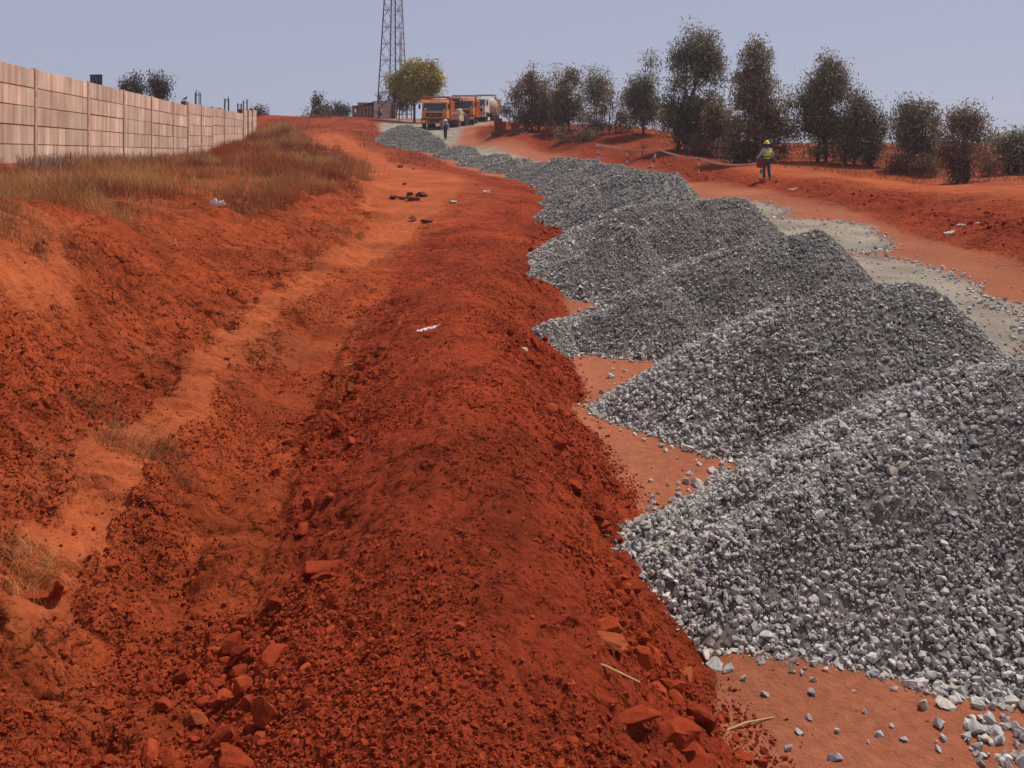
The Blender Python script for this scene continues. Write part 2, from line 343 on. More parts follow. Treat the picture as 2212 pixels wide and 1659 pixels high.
# a regular look-up so that everything can be set down on the very surface that is drawn
ys_ = [-40., -30, -22, -16, -12, -9, -7, -5.5, -4.2, -3, -2, -1, 0]
while ys_[-1] < 1.6: ys_.append(ys_[-1] + .05)
while ys_[-1] < 130: ys_.append(ys_[-1] + .0085 * (max(ys_[-1], 3) / 3) ** 1.55)
while ys_[-1] < 1750: ys_.append(ys_[-1] * 1.09)
GY = np.array(ys_)
s_in = np.linspace(-1.12, 1.12, 640)
s_out = 1.12 * np.geomspace(1.02, 2.2, 26)
GS = np.concatenate([-s_out[::-1], s_in, s_out])
SX = (.72 * np.maximum(GY, 0) + 1.5)
X = GS[None, :] * SX[:, None]; Y = np.repeat(GY[:, None], len(GS), 1)
Z = T0(X, Y); ROUGH = rough_amt(X, Y); Z = Z + detail(X, Y, ROUGH)
def T(x, y):
    x = np.asarray(x, float); y = np.asarray(y, float)
    fy = np.interp(y, GY, np.arange(len(GY))); iy = np.clip(fy.astype(int), 0, len(GY) - 2); ty = fy - iy
    s = x / (.72 * np.maximum(y, 0) + 1.5); fs = np.interp(s, GS, np.arange(len(GS))); ix = np.clip(fs.astype(int), 0, len(GS) - 2); tx = fs - ix
    return (Z[iy, ix] * (1 - tx) + Z[iy, ix + 1] * tx) * (1 - ty) + (Z[iy + 1, ix] * (1 - tx) + Z[iy + 1, ix + 1] * tx) * ty
def hit(px, py, lo=1.5, hi=140):
    """the point of the land seen at a spot of the picture"""
    d = ray(px, py); y = np.geomspace(lo, hi, 4000); k = np.argmax(CZ + d[2] * y <= T(d[0] * y, y))
    return np.array((d[0] * y[k], y[k], float(T(d[0] * y[k], y[k]))))
def smooth_mask(m, it):
    m = m.astype(np.float32)
    for _ in range(it):
        m = (m + np.roll(m, 1, 0) + np.roll(m, -1, 0)) / 3; m = (m + np.roll(m, 1, 1) + np.roll(m, -1, 1)) / 3
    return m
mroad, mwind, mpath, magg = zones(X, Y)
sr, sp, sw, sa = smooth_mask(mroad, 2), np.clip(1.5 * smooth_mask(mpath, 18), 0, 1), smooth_mask(mwind, 5), smooth_mask(magg, 2)
dust = np.clip(fbm(X, Y, 1.3, 4, 40) * 1.2 + .3, 0, 1)
lay = fbm(X, Y, 3.5, 3, 60)
tone = CL_MID * (1 - sw[..., None]) + CL_DARK * sw[..., None]
dust = dust * (1 - .35 * sw); tone = tone * (1 - .5 * dust[..., None]) + (CL_MID * 1.2) * .5 * dust[..., None]
tone = tone * (1 + .5 * fbm(X, Y, .45, 4, 66)[..., None]) * (1 + .35 * fbm(X, Y, 2.2, 3, 67)[..., None])
orng = (np.clip(fbm(X, Y, .9, 4, 68) * 3 - .45, 0, .6) * (Y < 40) * (1 - sw))[..., None]; tone = tone * (1 - orng) + np.array((.33, .082, .030)) * orng
fieldr = (sstep(11, 14, X) * sstep(20, 30, Y))[..., None] * np.clip(.6 + lay * 1.8, .1, 1)[..., None]
tone = tone * (1 - fieldr) + np.array((.36, .092, .034)) * (1 + .5 * fbm(X, Y, 1.2, 4, 75)[..., None]) * fieldr
fard = (sstep(32, 60, Y) * .75)[..., None] * np.clip(.8 + 1.2 * lay, .3, 1)[..., None]; tone = tone * (1 - fard) + np.array((.215, .042, .017)) * (1 + .8 * fbm(X, Y, 1.5, 4, 73)[..., None]) * fard
tone = tone * (1 - sp[..., None]) + (CL_PALE * (.9 + .35 * fbm(X, Y, .8, 4, 44)[..., None])) * sp[..., None]
tone = tone * (1 - sr[..., None]) + (CL_ROAD * (.95 + .3 * fbm(X, Y, 1.7, 4, 46)[..., None])) * sr[..., None]
bm_ = np.exp(-(dist_line(X, Y, berm_mid) / 1.5) ** 2)[..., None] * .85; tone = tone * (1 - bm_) + CL_DARK * (.95 + .5 * fbm(X, Y, 1.1, 4, 71)[..., None]) * bm_
aggc = np.array((.30, .245, .185)) * (.95 + .5 * fbm(X, Y, .7, 4, 48)[..., None])
tone = tone * (1 - sa[..., None]) + aggc * sa[..., None]
nr, nc = X.shape
idx = np.arange(nr * nc).reshape(nr, nc)
Fq = np.stack([idx[:-1, :-1], idx[:-1, 1:], idx[1:, 1:], idx[1:, :-1]], -1).reshape(-1, 4)
zone = np.where(magg, 3, np.where(mroad, 1, np.where(mpath, 2, np.where(mwind, 4, 0))))
fz = zone[:-1, :-1].ravel()
VV = np.stack([X, Y, Z], -1).reshape(-1, 3); TT = tone.reshape(-1, 3); RR = np.clip(ROUGH * 1.25 + .12 * (mroad < .5), 0, 1).ravel()
def sub_mesh(name, faces, label=None):
    used, inv = np.unique(faces, return_inverse=True)
    o = mesh_np(name, VV[used], inv.reshape(faces.shape), M_CLAY, attrs={'tone': TT[used], 'relief': RR[used]}, smooth=True)
    return tag(o, kind='structure')
sub_mesh('ground', Fq[fz == 0]); sub_mesh('road', Fq[fz == 1]); sub_mesh('dirt_path', Fq[fz == 2])
sub_mesh('aggregate_road_surface', Fq[fz == 3]); sub_mesh('soil_bank', Fq[fz == 4])
# a far hill on the horizon at the right
hx, hy = np.meshgrid(np.linspace(560, 1150, 60), np.linspace(1000, 1300, 14))
hz = -8 + 42 * np.exp(-((hx - 780) / 120) ** 2 - ((hy - 1150) / 90) ** 2) + 30 * np.exp(-((hx - 960) / 150) ** 2 - ((hy - 1150) / 90) ** 2) + 3 * fbm(hx, hy, 60, 4, 5)
hi_ = np.arange(hx.size).reshape(hx.shape)
hf = np.stack([hi_[:-1, :-1], hi_[:-1, 1:], hi_[1:, 1:], hi_[1:, :-1]], -1).reshape(-1, 4)
tag(mesh_np('hill', np.stack([hx, hy, hz], -1).reshape(-1, 3), hf, plain('far_hill', (.10, .085, .06), 1, var=.3, scale=.02), smooth=True), kind='structure')

# ------------------------------------------------------------------ scatter of lumps (stones and clods)
def hull_template(npts, seed, flat=.75, jit=.25):
    r = np.random.default_rng(seed); bm = bmesh.new()
    p = r.normal(size=(npts, 3)); p /= np.linalg.norm(p, axis=1)[:, None]; p *= (1 - jit + 2 * jit * r.random((npts, 1)))
    p *= np.array((1.1, .9, flat))
    for q in p: bm.verts.new(q)
    bmesh.ops.convex_hull(bm, input=bm.verts)
    for v in [v for v in bm.verts if not v.link_faces]: bm.verts.remove(v)
    bmesh.ops.triangulate(bm, faces=bm.faces); bm.verts.index_update()
    V = np.array([v.co[:] for v in bm.verts]); Fc = np.array([[v.index for v in f.verts] for f in bm.faces]); bm.free()
    return V, Fc
def lump_template(seed, sub=2, rough=.22):
    r = np.random.default_rng(seed); bm = bmesh.new(); bmesh.ops.create_icosphere(bm, subdivisions=sub, radius=1)
    V = np.array([v.co[:] for v in bm.verts]); Fc = np.array([[v.index for v in f.verts] for f in bm.faces]); bm.free()
    dd = r.normal(size=(11, 3)); dd /= np.linalg.norm(dd, axis=1)[:, None]; o = .45 + .33 * r.random(11)
    for k in range(11):                                       # chop flat facets
        t = V @ dd[k]; ex = np.maximum(0, t - o[k]); V = V - ex[:, None] * dd[k]
    if sub > 2:
        g = 1 + .16 * fbm(V[:, 0] * 1.3 + V[:, 2] + seed, V[:, 1] * 1.3 - V[:, 2] * .7, .55, 4, seed); V = V * g[:, None]; rough = .05
    V = V * (1 + rough * (r.random((len(V), 1)) - .5)); V *= np.array((1.1, .85, .7))
    return V, Fc
ST_T = [hull_template(15, s) for s in range(14)]
ST_S = [hull_template(9, 100 + s) for s in range(8)]
CL_T = [lump_template(200 + s, 2, .12) for s in range(10)]; CL_B = [lump_template(200 + s, 3) for s in range(10)]
CL_X = [hull_template(7, 400 + s) for s in range(6)]
CL_S = [lump_template(300 + s, 1, .3) for s in range(8)]
def rand_rot(n, tilt=3.2):
    q = RNG.normal(size=(n, 4)); q /= np.linalg.norm(q, axis=1)[:, None]; a, b, c, d = q.T
    return np.stack([1 - 2 * (c * c + d * d), 2 * (b * c - a * d), 2 * (b * d + a * c), 2 * (b * c + a * d), 1 - 2 * (b * b + d * d), 2 * (c * d - a * b),
                     2 * (b * d - a * c), 2 * (c * d + a * b), 1 - 2 * (b * b + c * c)], 1).reshape(-1, 3, 3)
def scatter(P, r, colr, temps):
    """copies of the templates at P (n,3) with radius r -> V, F, colour"""
    Vs, Fs, Cs = [], [], []; off = 0; which = RNG.integers(0, len(temps), len(P))
    for k, (tv, tf) in enumerate(temps):
        s = np.where(which == k)[0]
        if not len(s): continue
        Rm = rand_rot(len(s)); st = .8 + .4 * RNG.random((len(s), 1, 3))
        v = np.einsum('nij,kj->nki', Rm, tv) * st * r[s][:, None, None] + P[s][:, None, :]
        f = tf[None] + (off + np.arange(len(s)) * len(tv))[:, None, None]
        Vs.append(v.reshape(-1, 3)); Fs.append(f.reshape(-1, 3)); Cs.append(np.repeat(colr[s], len(tv), 0)); off += len(s) * len(tv)
    return np.concatenate(Vs), np.concatenate(Fs), np.concatenate(Cs)
def join3(parts):
    V, Fc, C = [], [], []; o = 0
    for v, f, c in parts:
        V.append(v); Fc.append(f + o); C.append(c); o += len(v)
    return np.concatenate(V), np.concatenate(Fc), np.concatenate(C)

# ------------------------------------------------------------------ gravel heaps: each from the run of its crest
HEAPS = [   # depth of the crest line, crest outline in the picture, extra crest points (x, y, z), label
 (6.2, [(1345,1185,5.62),(1400,1142,5.8),(1455,1110,5.95),(1540,1075,6.2),(1640,1022),(1720,985),(1800,950),(1880,915),(1950,875),(2010,845),(2090,800),(2150,782),(2212,772)], [(4.7,6.35,1.4),(5.6,6.4,1.4),(6.6,6.4,1.2)], 'nearest heap of coarse grey crushed stone at the right edge'),
 (9.1, [(1300,868),(1350,838),(1400,810),(1500,758),(1570,722),(1640,688),(1750,640),(1830,625),(1900,620),(2000,624),(2040,650)], [], 'big grey crushed stone heap directly behind the nearest one'),
 (12.8, [(1175,703,11.2),(1225,690,11.9),(1300,655),(1400,610),(1500,560),(1560,535),(1650,512),(1760,500)], [], 'grey stone heap with a dark brown top, third from the front'),
 (17.2, [(1150,588,14.8),(1180,550,15.6),(1215,510,16.6),(1290,482),(1370,442),(1450,434),(1540,430),(1605,434)], [], 'broad grey stone heap, fourth from the front, with a squared right end'),
 (22., [(1250,412),(1300,395),(1350,374),(1420,369),(1458,374)], [], 'grey stone heap, fifth from the front, left of the striped stakes row'),
 (26.3, [(1240,394),(1290,380),(1345,362),(1378,363)], [], 'low dark-topped grey stone heap, sixth from the front'),
 (30.5, [(1220,380),(1260,368),(1303,351),(1340,351)], [], 'grey stone heap below the first two striped stakes'),
 (34.8, [(1190,375),(1220,362),(1250,343),(1289,344)], [], 'grey stone heap just left of the first striped stake'),
 (39., [(1150,372),(1180,358),(1208,340),(1230,340)], [], 'peaked grey stone heap in the middle of the row'),
 (43.5, [(1105,372),(1130,360),(1153,350),(1186,350)], [], 'low flat grey stone heap in the middle of the row'),
 (48., [(1050,358),(1085,350),(1120,342),(1142,343)], [], 'rounded grey stone heap, seventh counting back from the trucks side'),
 (52.5, [(1000,345),(1035,338),(1069,332),(1098,333)], [], 'rounded grey stone heap where the row starts bending left'),
 (57., [(945,330),(978,318),(1005,313),(1022,317)], [], 'small grey stone heap in front of the walking man'),
 (66., [(838,283),(850,277),(862,272),(880,269),(900,275),(925,285),(945,297),(962,312)], [], 'long grey stone heap farthest up the hill, before the first orange truck')]
hp = []
for y0, sil, extra, lab in HEAPS:
    c = [atY(v[0], v[1], v[2] if len(v) > 2 else y0) for v in sil]
    if y0 > 60: c = [atY(a, b, y) for (a, b), y in zip(sil, (70, 69, 68, 67, 65.5, 64, 62.5, 61))]
    c += [np.array(e, float) for e in extra]
    c = np.array(c); q = []
    for a, b in zip(c[:-1], c[1:]):
        m = max(2, int(np.linalg.norm(b - a) / .12)); q += [a + (b - a) * t for t in np.linspace(0, 1, m, endpoint=False)]
    q.append(c[-1]); q = np.array(q)
    q[:, 1] += .25 * fbm(q[:, 0], q[:, 1], 1.2, 2, int(y0))
    if y0 < 7: q = np.concatenate([q, [(1.15, 5.5, .32), (1.4, 5.42, .4), (1.65, 5.5, .48), (1.9, 5.6, .58), (2.3, 5.75, .74), (2.8, 5.85, .96), (3.5, 5.95, 1.2)]])   # the foot spreads towards the near side
    if 12 < y0 < 14: q = np.concatenate([q, [(1.3, 11.85, .58), (1.75, 11.9, .75), (2.2, 12.05, .93)]])
    if 16 < y0 < 18: q = np.concatenate([q, [(1.2, 15.2, .88), (1.7, 15.4, 1.05), (2.2, 15.6, 1.2)]])
    hp.append(q)
def heap_z(i, x, y):
    q = hp[i]; out = np.full(x.shape, -9.)
    for k in range(0, len(q), 1):
        dx = x - q[k, 0]; d = np.hypot(np.where(dx > 0, dx * 1.9, dx) if k == len(q) - 1 and i > 0 else np.where(dx > 0, dx * 1.5, dx), y - q[k, 1]); rk = .2 * min(1., max(.05, q[k, 2] - float(zr(q[k, 1])))); out = np.maximum(out, q[k, 2] - (np.sqrt((.76 * d) ** 2 + rk ** 2) - rk))
    return out + fbm(x, y, .6, 4, 70 + i) * .14 * np.clip(out - zr(y) + .1, 0, 1)
def all_heaps(i, x, y):
    """surface of heap i, and whether heap i is the one on top there"""
    z = heap_z(i, x, y); top = z > T(x, y) - .03
    for j in (i - 1, i + 1, i + 2, i - 2):
        if 0 <= j < len(hp): top &= z >= heap_z(j, x, y) - .02
    return z, top
FINES = np.array((.14, .112, .09)); GREYS = np.array((1.06, .985, .89)) * np.array([(.34, .34, .345), (.27, .285, .30), (.40, .385, .37), (.30, .285, .265), (.22, .235, .25), (.46, .45, .44), (.33, .29, .24)]) * 1.3
GREYS = GREYS * .6 + GREYS.mean(0) * .4
total = 0
for i, (y0, sil, extra, lab) in enumerate(HEAPS):
    q = hp[i]; x0, x1, ya, yb = q[:, 0].min() - 2.2, q[:, 0].max() + 2.2, q[:, 1].min() - 2.2, q[:, 1].max() + 2.2
    st = .022 if y0 < 10 else (.06 if y0 < 20 else .1)
    gx, gy = np.meshgrid(np.arange(x0, x1, st), np.arange(ya, yb, st)); gz = heap_z(i, gx, gy); tz = T(gx, gy)
    bf = fbm(gx, gy, .07, 3, 12) * .035; zz = np.maximum(gz - .012, tz - .12) + bf
    keep = gz > tz - .1; gi = np.arange(gx.size).reshape(gx.shape)
    qf = np.stack([gi[:-1, :-1], gi[:-1, 1:], gi[1:, 1:], gi[1:, :-1]], -1).reshape(-1, 4)
    kf = (keep[:-1, :-1] & keep[1:, 1:] & keep[1:, :-1] & keep[:-1, 1:]).ravel(); qf = qf[kf]
    tri = np.concatenate([qf[:, [0, 1, 2]], qf[:, [0, 2, 3]]]); used, inv = np.unique(tri, return_inverse=True)
    bc = FINES * (1 + .6 * fbm(gx, gy, .5, 3, 5)[..., None]) if y0 < 20 else np.array((.19, .17, .15)) * (1 + .6 * fbm(gx, gy, .4, 4, 5)[..., None])
    parts = [(np.stack([gx, gy, zz], -1).reshape(-1, 3)[used], inv.reshape(-1, 3), bc.reshape(-1, 3)[used])]
    # the stones
    r0 = .0172 if y0 < 7 else (.0205 if y0 < 10 else (.0225 if y0 < 15 else (.026 if y0 < 20 else .022 + .00035 * y0)))
    dens = {0: 1.5, 1: 1.4, 2: 1.3}.get(i, 1.2 if y0 < 20 else 1.9) / (math.pi * r0 * r0) * .80
    N = int((x1 - x0) * (yb - ya) * dens); sx = x0 + (x1 - x0) * RNG.random(N); sy = ya + (yb - ya) * RNG.random(N)
    sz, top = all_heaps(i, sx, sy)
    e = .06; gxn = (heap_z(i, sx + e, sy) - sz) / e; gyn = (heap_z(i, sx, sy + e) - sz) / e
    facing = (-gxn * (0 - sx) - gyn * (0 - sy) + (CZ - sz)) > 0
    und = T(sx, sy)
    for j in (i - 1, i + 1):
        if 0 <= j < len(hp): und = np.maximum(und, heap_z(j, sx, sy))
    hgt = sz - und; dcr = np.full(N, 9.)
    for qq in q[q[:, 2] < q[:, 2].max() - .3]: dcr = np.minimum(dcr, np.hypot(sx - qq[0], (sy - qq[1]) * 1.2))
    hgt = np.minimum(hgt, dcr * .9 + .05)
    core = sstep(.08, .5, hgt + fbm(sx, sy, .9, 3, 33) * .5)  # clean stones roll to the foot, fines stay higher up
    pick = top & (facing | (RNG.random(N) < .3)) & (RNG.random(N) < 1 - .12 * core)
    if i == 0: pick &= sx < 5.6
    sx, sy, sz, core = sx[pick], sy[pick], sz[pick], core[pick]
    # stones that have rolled past the foot
    m = len(sx); rr = r0 * np.exp(RNG.normal(0, .28, m)) * (1.12 - .25 * core)
    cc = GREYS[RNG.integers(0, len(GREYS), m)] * (.82 + .32 * RNG.random((m, 1))) * (.96 - .12 * core)[:, None] * (.88 if y0 > 20 else 1)
    br = (RNG.random(m) < .04 + .2 * core)[:, None]; cc = np.where(br, cc * .5 + FINES * .8, cc)
    Pp = np.stack([sx, sy, np.maximum(sz, T(sx, sy)) + rr * RNG.uniform(-.25, .5, m)], 1)
    parts.append(scatter(Pp, rr, cc, ST_T if y0 < 10 else ST_S)); total += m
    if y0 < 20:                                              # chippings that fill the gaps
        s2 = RNG.integers(0, m, int(m * 3.0)); jx = Pp[s2, 0] + RNG.normal(0, r0 * 1.6, len(s2)); jy = Pp[s2, 1] + RNG.normal(0, r0 * 1.6, len(s2))
        jz = np.maximum(heap_z(i, jx, jy), T(jx, jy)); parts.append(scatter(np.stack([jx, jy, jz + r0 * .1], 1), r0 * RNG.uniform(.3, .7, len(s2)), cc[s2] * RNG.uniform(.6, 1.1, (len(s2), 1)), ST_S))
    V, Fc, C = join3(parts)
    loc = (float(q[:, 0].mean()), float(q[:, 1].mean()), float(T(q[:, 0].mean(), q[:, 1].mean())))
    tag(mesh_np('gravel_heap', V, Fc, M_STONE, attrs={'tone': C}, loc=loc), lab, 'gravel heap', 'gravel heaps tipped in a row along the road')
print('stones', total)
def surf(x, y):
    z = T(x, y)
    for i in range(len(hp)):
        near = np.abs(y - hp[i][:, 1].mean()) < 7
        if np.any(near): z = np.where(near, np.maximum(z, heap_z(i, x, y)), z)
    return z
# stones strewn on the road and at the rims of the aggregate patches
N = 60000; yy = np.exp(RNG.uniform(math.log(2.4), math.log(34), N)); xx = RNG.uniform(.2, 11, N)
zb = T(xx, yy); hh = np.full(N, -9.)
for i in range(5): hh = np.maximum(hh, heap_z(i, xx, yy))
ro, wi, pa, ag = zones(xx, yy)
gap = zb - hh
dr = np.full(N, 9.)
for p in AGG[:4]: dr = np.minimum(dr, dist_line(xx, yy, p + [p[0]]))
pr = np.where(gap > 0, np.exp(-gap / .07) * .9, 0) * ro + np.exp(-(dr / .2) ** 2) * .6 * ro * (gap > -.05) + ag * .07 + ro * .006
pr = np.maximum(pr, (np.hypot((xx - 2.75) / .6, (yy - 4.0) / .42) < 1) * ro * (gap > 0) * .9)
pk = (RNG.random(N) < pr) & (gap > -.02)
xx, yy = xx[pk], yy[pk]; m = len(xx); rr = .02 * np.exp(RNG.normal(0, .35, m)) * (1 + yy / 60)
cc = GREYS[RNG.integers(0, len(GREYS), m)] * (.75 + .4 * RNG.random((m, 1)))
V, Fc, C = scatter(np.stack([xx, yy, T(xx, yy) + rr * .35], 1), rr, cc, ST_T)
tag(mesh_np('scattered_gravel', V, Fc, M_STONE, attrs={'tone': C}), 'loose grey stones strewn on the orange road round the heaps', 'gravel', kind='stuff')
print('strewn', m)
# single stones that stand out
def lump(name, p, r, col, label, cat, group, temps=ST_T, mat=M_STONE, sq=(1, 1, 1), seed=0, sink=.3):
    tv, tf = temps[seed % len(temps)]; a = seed * 1.7; ca, sa = math.cos(a), math.sin(a)
    v = tv * np.array(sq) * r; v = np.stack([v[:, 0] * ca - v[:, 1] * sa, v[:, 0] * sa + v[:, 1] * ca, v[:, 2]], 1)
    v[:, 2] += -v[:, 2].min() - r * sink
    o = mesh_np(name, v, tf, mat, attrs={'tone': np.repeat(np.array([col]), len(v), 0)}); o.location = p
    return tag(o, label, cat, group)
for k, (a, b, r) in enumerate([(1802,1640,.034),(1725,1583,.02),(1808,1582,.017),(1748,1553,.02),(1898,1590,.02),(1950,1598,.02),(2035,1598,.023),(2030,1622,.022),(1925,1570,.016),(1875,1605,.012),(1755,1500,.024),(1490,1025,.03),(1510,1005,.025),(1405,1040,.022)]):
    p = hit(a, b)
    lump('loose_stone', p, r, (.36, .35, .35), 'single grey stone bigger than its neighbours, alone at the bottom edge of the road' if k == 0 else 'small grey stone lying loose on the smooth orange road beside the heaps', 'stone', None if k == 0 else 'single stones on the bare road', seed=k)
lump('loose_stone', hit(980, 437), .17, (.42, .38, .34), 'flat pale grey boulder beside the dirt path', 'boulder', None, temps=CL_B, mat=M_STONE, sq=(1.4, .9, .7), seed=3)
lump('loose_stone', hit(1130, 762) , .001 + .05, (.5, .25, .12), 'small buff stone half sunk in the red soil bank', 'stone', None, seed=4)

# ------------------------------------------------------------------ clods
def clod_points(N, ymin, ymax):
    y = np.exp(RNG.uniform(math.log(ymin), math.log(ymax), N)); x = RNG.uniform(-1, 1, N) * (.72 * y + 1.2)
    ro, wi, pa, ag = zones(x, y)
    e1 = np.exp(-(dist_line(x, y, MID_R) / .38) ** 2) * (y < 30); e2 = np.exp(-(dist_line(x, y, L_toe) / .42) ** 2) * (y < 16)
    e3 = np.exp(-(dist_line(x, y, L_bench) / .16) ** 2) * .8; e4 = np.exp(-(dist_line(x, y, L_foot) / .9) ** 2) * .35
    e5 = np.exp(-(dist_line(x, y, berm_mid) / 1.3) ** 2) * .8
    e6 = np.exp(-(dist_line(x, y, roadL) / .12) ** 2) * .5
    nz = np.clip(.5 + 2.4 * fbm(x, y, .8, 3, 9), .05, 1.6)
    p = (.30 * wi + e1 * .9 + e2 * .9 + e3 + e4 + e5 + e6 + .10 + .12 * (x < -1.3) * (y < 30)) * nz * (1 - .93 * pa) * (1 - .94 * ro * (e6 < .05))
    big = np.clip(e1 * 1.1 + e2 + e6 * .4 + e5 * .8, 0, 1)
    k = (RNG.random(N) < p) & (T(x, y) > heap_any(x, y) - .01)
    return x[k], y[k], big[k]
def heap_any(x, y):
    o = np.full(x.shape, -9.)
    for i in range(len(hp)):
        s = np.abs(y - hp[i][:, 1].mean()) < 7
        if s.any(): o[s] = np.maximum(o[s], heap_z(i, x[s], y[s]))
    return o
parts = []
for N, a, b, rmin, tm, alpha in ((420000, 1.9, 14, .0042, CL_X, 2.3), (90000, 1.9, 34, .0075, CL_S, 2.1), (70000, 1.9, 60, .012, CL_S, 1.9), (34000, 1.9, 24, .016, CL_T, 2.0), (9000, 15, 48, .03, CL_T, 2.0)):
    x, y, big = clod_points(N, a, b)
    if tm is CL_T: k = RNG.random(len(x)) < .08 + .6 * big; x, y, big = x[k], y[k], big[k]
    r = rmin * (1 - RNG.random(len(x))) ** (-1 / (alpha + 1.2 * (1 - big))); r = np.minimum(r, np.where(big > .4, np.where((x > .2) & (y < 5.2), .085, .058), .03) if tm is CL_T else .015) * (1 + y / 45)
    c = (CL_DARK * (1 - .35 * RNG.random((len(x), 1))) + (CL_MID * 1.15) * .35 * RNG.random((len(x), 1)))
    parts.append(scatter(np.stack([x, y, T(x, y) + r * RNG.uniform(-.1, .45, len(x))], 1), r, c, tm)); print('clods', len(x))
V, Fc, C = join3(parts)
tag(mesh_np('clay_crumbs', V, Fc, M_CLOD, attrs={'tone': C}, smooth=False), 'crumbs and clods of red clay covering the soil banks and the ditch', 'clay crumbs', kind='stuff')
BIGC = [(700,1240,.11,(1.5,1,.9),'biggest dark clod overhanging the ditch side of the soil bank'),(755,850,.10,(.8,.8,1.4),'upright dark clod on the ditch edge, above the pale leaf'),
 (718,820,.06,(.7,.7,1.4),'small upright clod just left of the tall dark one'),(560,770,.001,None,None),(92,1290,.10,(1.6,.8,.5),'flat slab of clay beside the straw at the left edge'),(128,1290,.075,(.8,.7,1.3),'standing block of clay beside the flat slab at the left edge'),
 (235,1225,.055,(1.2,.9,.8),'rounded clod on the slope below the bench, left'),(425,1560,.075,(1.1,.9,.9),'squared clod with a sunlit top, bottom left of the soil bank'),(590,1440,.11,(1.3,1,.9),'large rough clod in the ditch near the bottom'),(500,1650,.1,(1.2,1,.8),'large clod cut by the bottom edge, left of the middle'),
 (655,1150,.08,(1.2,.9,.9),'rough clod on the left shoulder of the soil bank, above the biggest one'),(1450,1600,.12,(1.3,1,.9),'large brown clod at the foot of the bank, bottom right'),(1500,1655,.11,(1.3,1,.8),'rounded clod cut by the bottom edge, beside the road'),(1605,1640,.06,(1.2,.9,.8),'rounded clod lying on the road at the bottom edge'),
 (1590,1600,.035,(1.1,1,.9),'small round clod on the road above the rounded one'),(1370,1560,.09,(1.5,.9,.7),'long slab of clay on the right slope of the bank near the bottom'),(1190,880,.12,(1.3,1,.5),'broad pale clay slab on the right slope of the bank'),(1240,895,.07,(1,.9,.8),'dark clod at the road edge beside the broad pale slab'),
 (1240,1060,.10,(1.2,1,.8),'rough clod on the right shoulder between the second and first heaps'),(1345,1095,.075,(1.8,.8,.7),'dark clod at the tip of the soil bank by the road'),(1300,1380,.10,(1.6,.9,.5),'bright orange slab broken off the right slope'),(1480,1460,.09,(1.5,.9,.5),'smooth orange slab at the foot of the nearest heap'),
 (490,776,.05,(2,.8,.5),'thin clod lying on the path edge')]
for k, (a, b, r, sq, lab) in enumerate(BIGC):
    if lab: lump('clay_clod', hit(a, b), r * .78, CL_PALE * .62 if ('orange' in lab or 'pale' in lab or 'sunlit' in lab) else CL_DARK * 1.05, lab, 'clay clod', 'big clods on the soil bank and ditch', temps=CL_B, mat=M_CLOD, sq=sq, seed=k, sink=.25)  # the sunlit clod has its sunlight put into a paler clay colour
for k, (a, b, r, lab) in enumerate([(850,429,.24,'leftmost of the brown clods dropped on the dirt path'),(868,431,.18,'small clod right of the leftmost one on the dirt path'),(885,424,.22,'clod at the back of the group on the dirt path'),(886,433,.26,'front middle clod of the group on the dirt path'),(911,425,.28,'rightmost brown clod of the group on the dirt path'),(903,433,.16,'small clod at the front right of the group on the dirt path'),
   (863,362,.24,'brown clod alone on the dirt path, beyond the group'),(893,366,.16,'small brown clod right of the lone one beyond the group'),(873,399,.13,'tiny clod behind the group on the dirt path'),(890,478,.2,'dark clod with pale top in front of the group, left'),(922,481,.18,'dark clod in front of the group, right'),(1410,380+8,.2,'dark clod by the road behind the heaps')]):
    lump('clay_clod', hit(a, b), r * .72, (.16, .05, .03), lab, 'clay clod', 'clods on the dirt path', temps=CL_B, mat=M_CLOD, sq=(1.15, 1, .85), seed=k + 3, sink=.15)

# ------------------------------------------------------------------ grass
def blades(P, h, wd, lean, col, seg=3):
    n = len(P); ang = RNG.uniform(0, 2 * math.pi, n); la = RNG.uniform(0, 2 * math.pi, n)
    sx = np.cos(ang) * wd; sy = np.sin(ang) * wd; V = np.empty((n, seg * 2, 3))
    for k in range(seg):
        t = k / (seg - 1); wk = (1 - .85 * t); bx = np.cos(la) * lean * t * t; by = np.sin(la) * lean * t * t
        for s, sg in enumerate((-1, 1)):
            V[:, k * 2 + s, 0] = P[:, 0] + bx + sg * sx * wk / 2; V[:, k * 2 + s, 1] = P[:, 1] + by + sg * sy * wk / 2
            V[:, k * 2 + s, 2] = P[:, 2] + np.sqrt(np.maximum(h * h - (lean * .6) ** 2, .01 * h * h)) * t
    base = (np.arange(n) * seg * 2)[:, None]
    Fc = np.concatenate([base + np.array([[2 * k, 2 * k + 1, 2 * k + 3, 2 * k + 2]]) for k in range(seg - 1)])
    return V.reshape(-1, 3), Fc, np.repeat(col, seg * 2, 0)
RUST = np.array((.34, .088, .030)); STRAW = np.array((.50, .275, .095)); DKBR = np.array((.15, .045, .025))
P_GRASS = [(-13.0, 14), (-13.0, 21.3), (-14, 28), (-15.8, 40.3), (-16.4, 44), (-20, 60), (-25.6, 84), (-22, 84)] + pxpoly([(600,275),(640,292),(680,315),(735,335),(775,368),(782,420),(740,455),(660,470),(560,470),(480,464),(330,460),(240,470),(100,474),(0,476),(-60,478)], 1)
N = 330000; y = np.exp(RNG.uniform(math.log(12.5), math.log(84), N)); x = RNG.uniform(-26, -4.9, N) 
k = inpoly(x + fbm(x, y, .8, 3, 2) * 1.2 + RNG.exponential(.22, N) * -1, y + fbm(x, y, .8, 3, 3) * 1.2, P_GRASS); x, y = x[k], y[k]
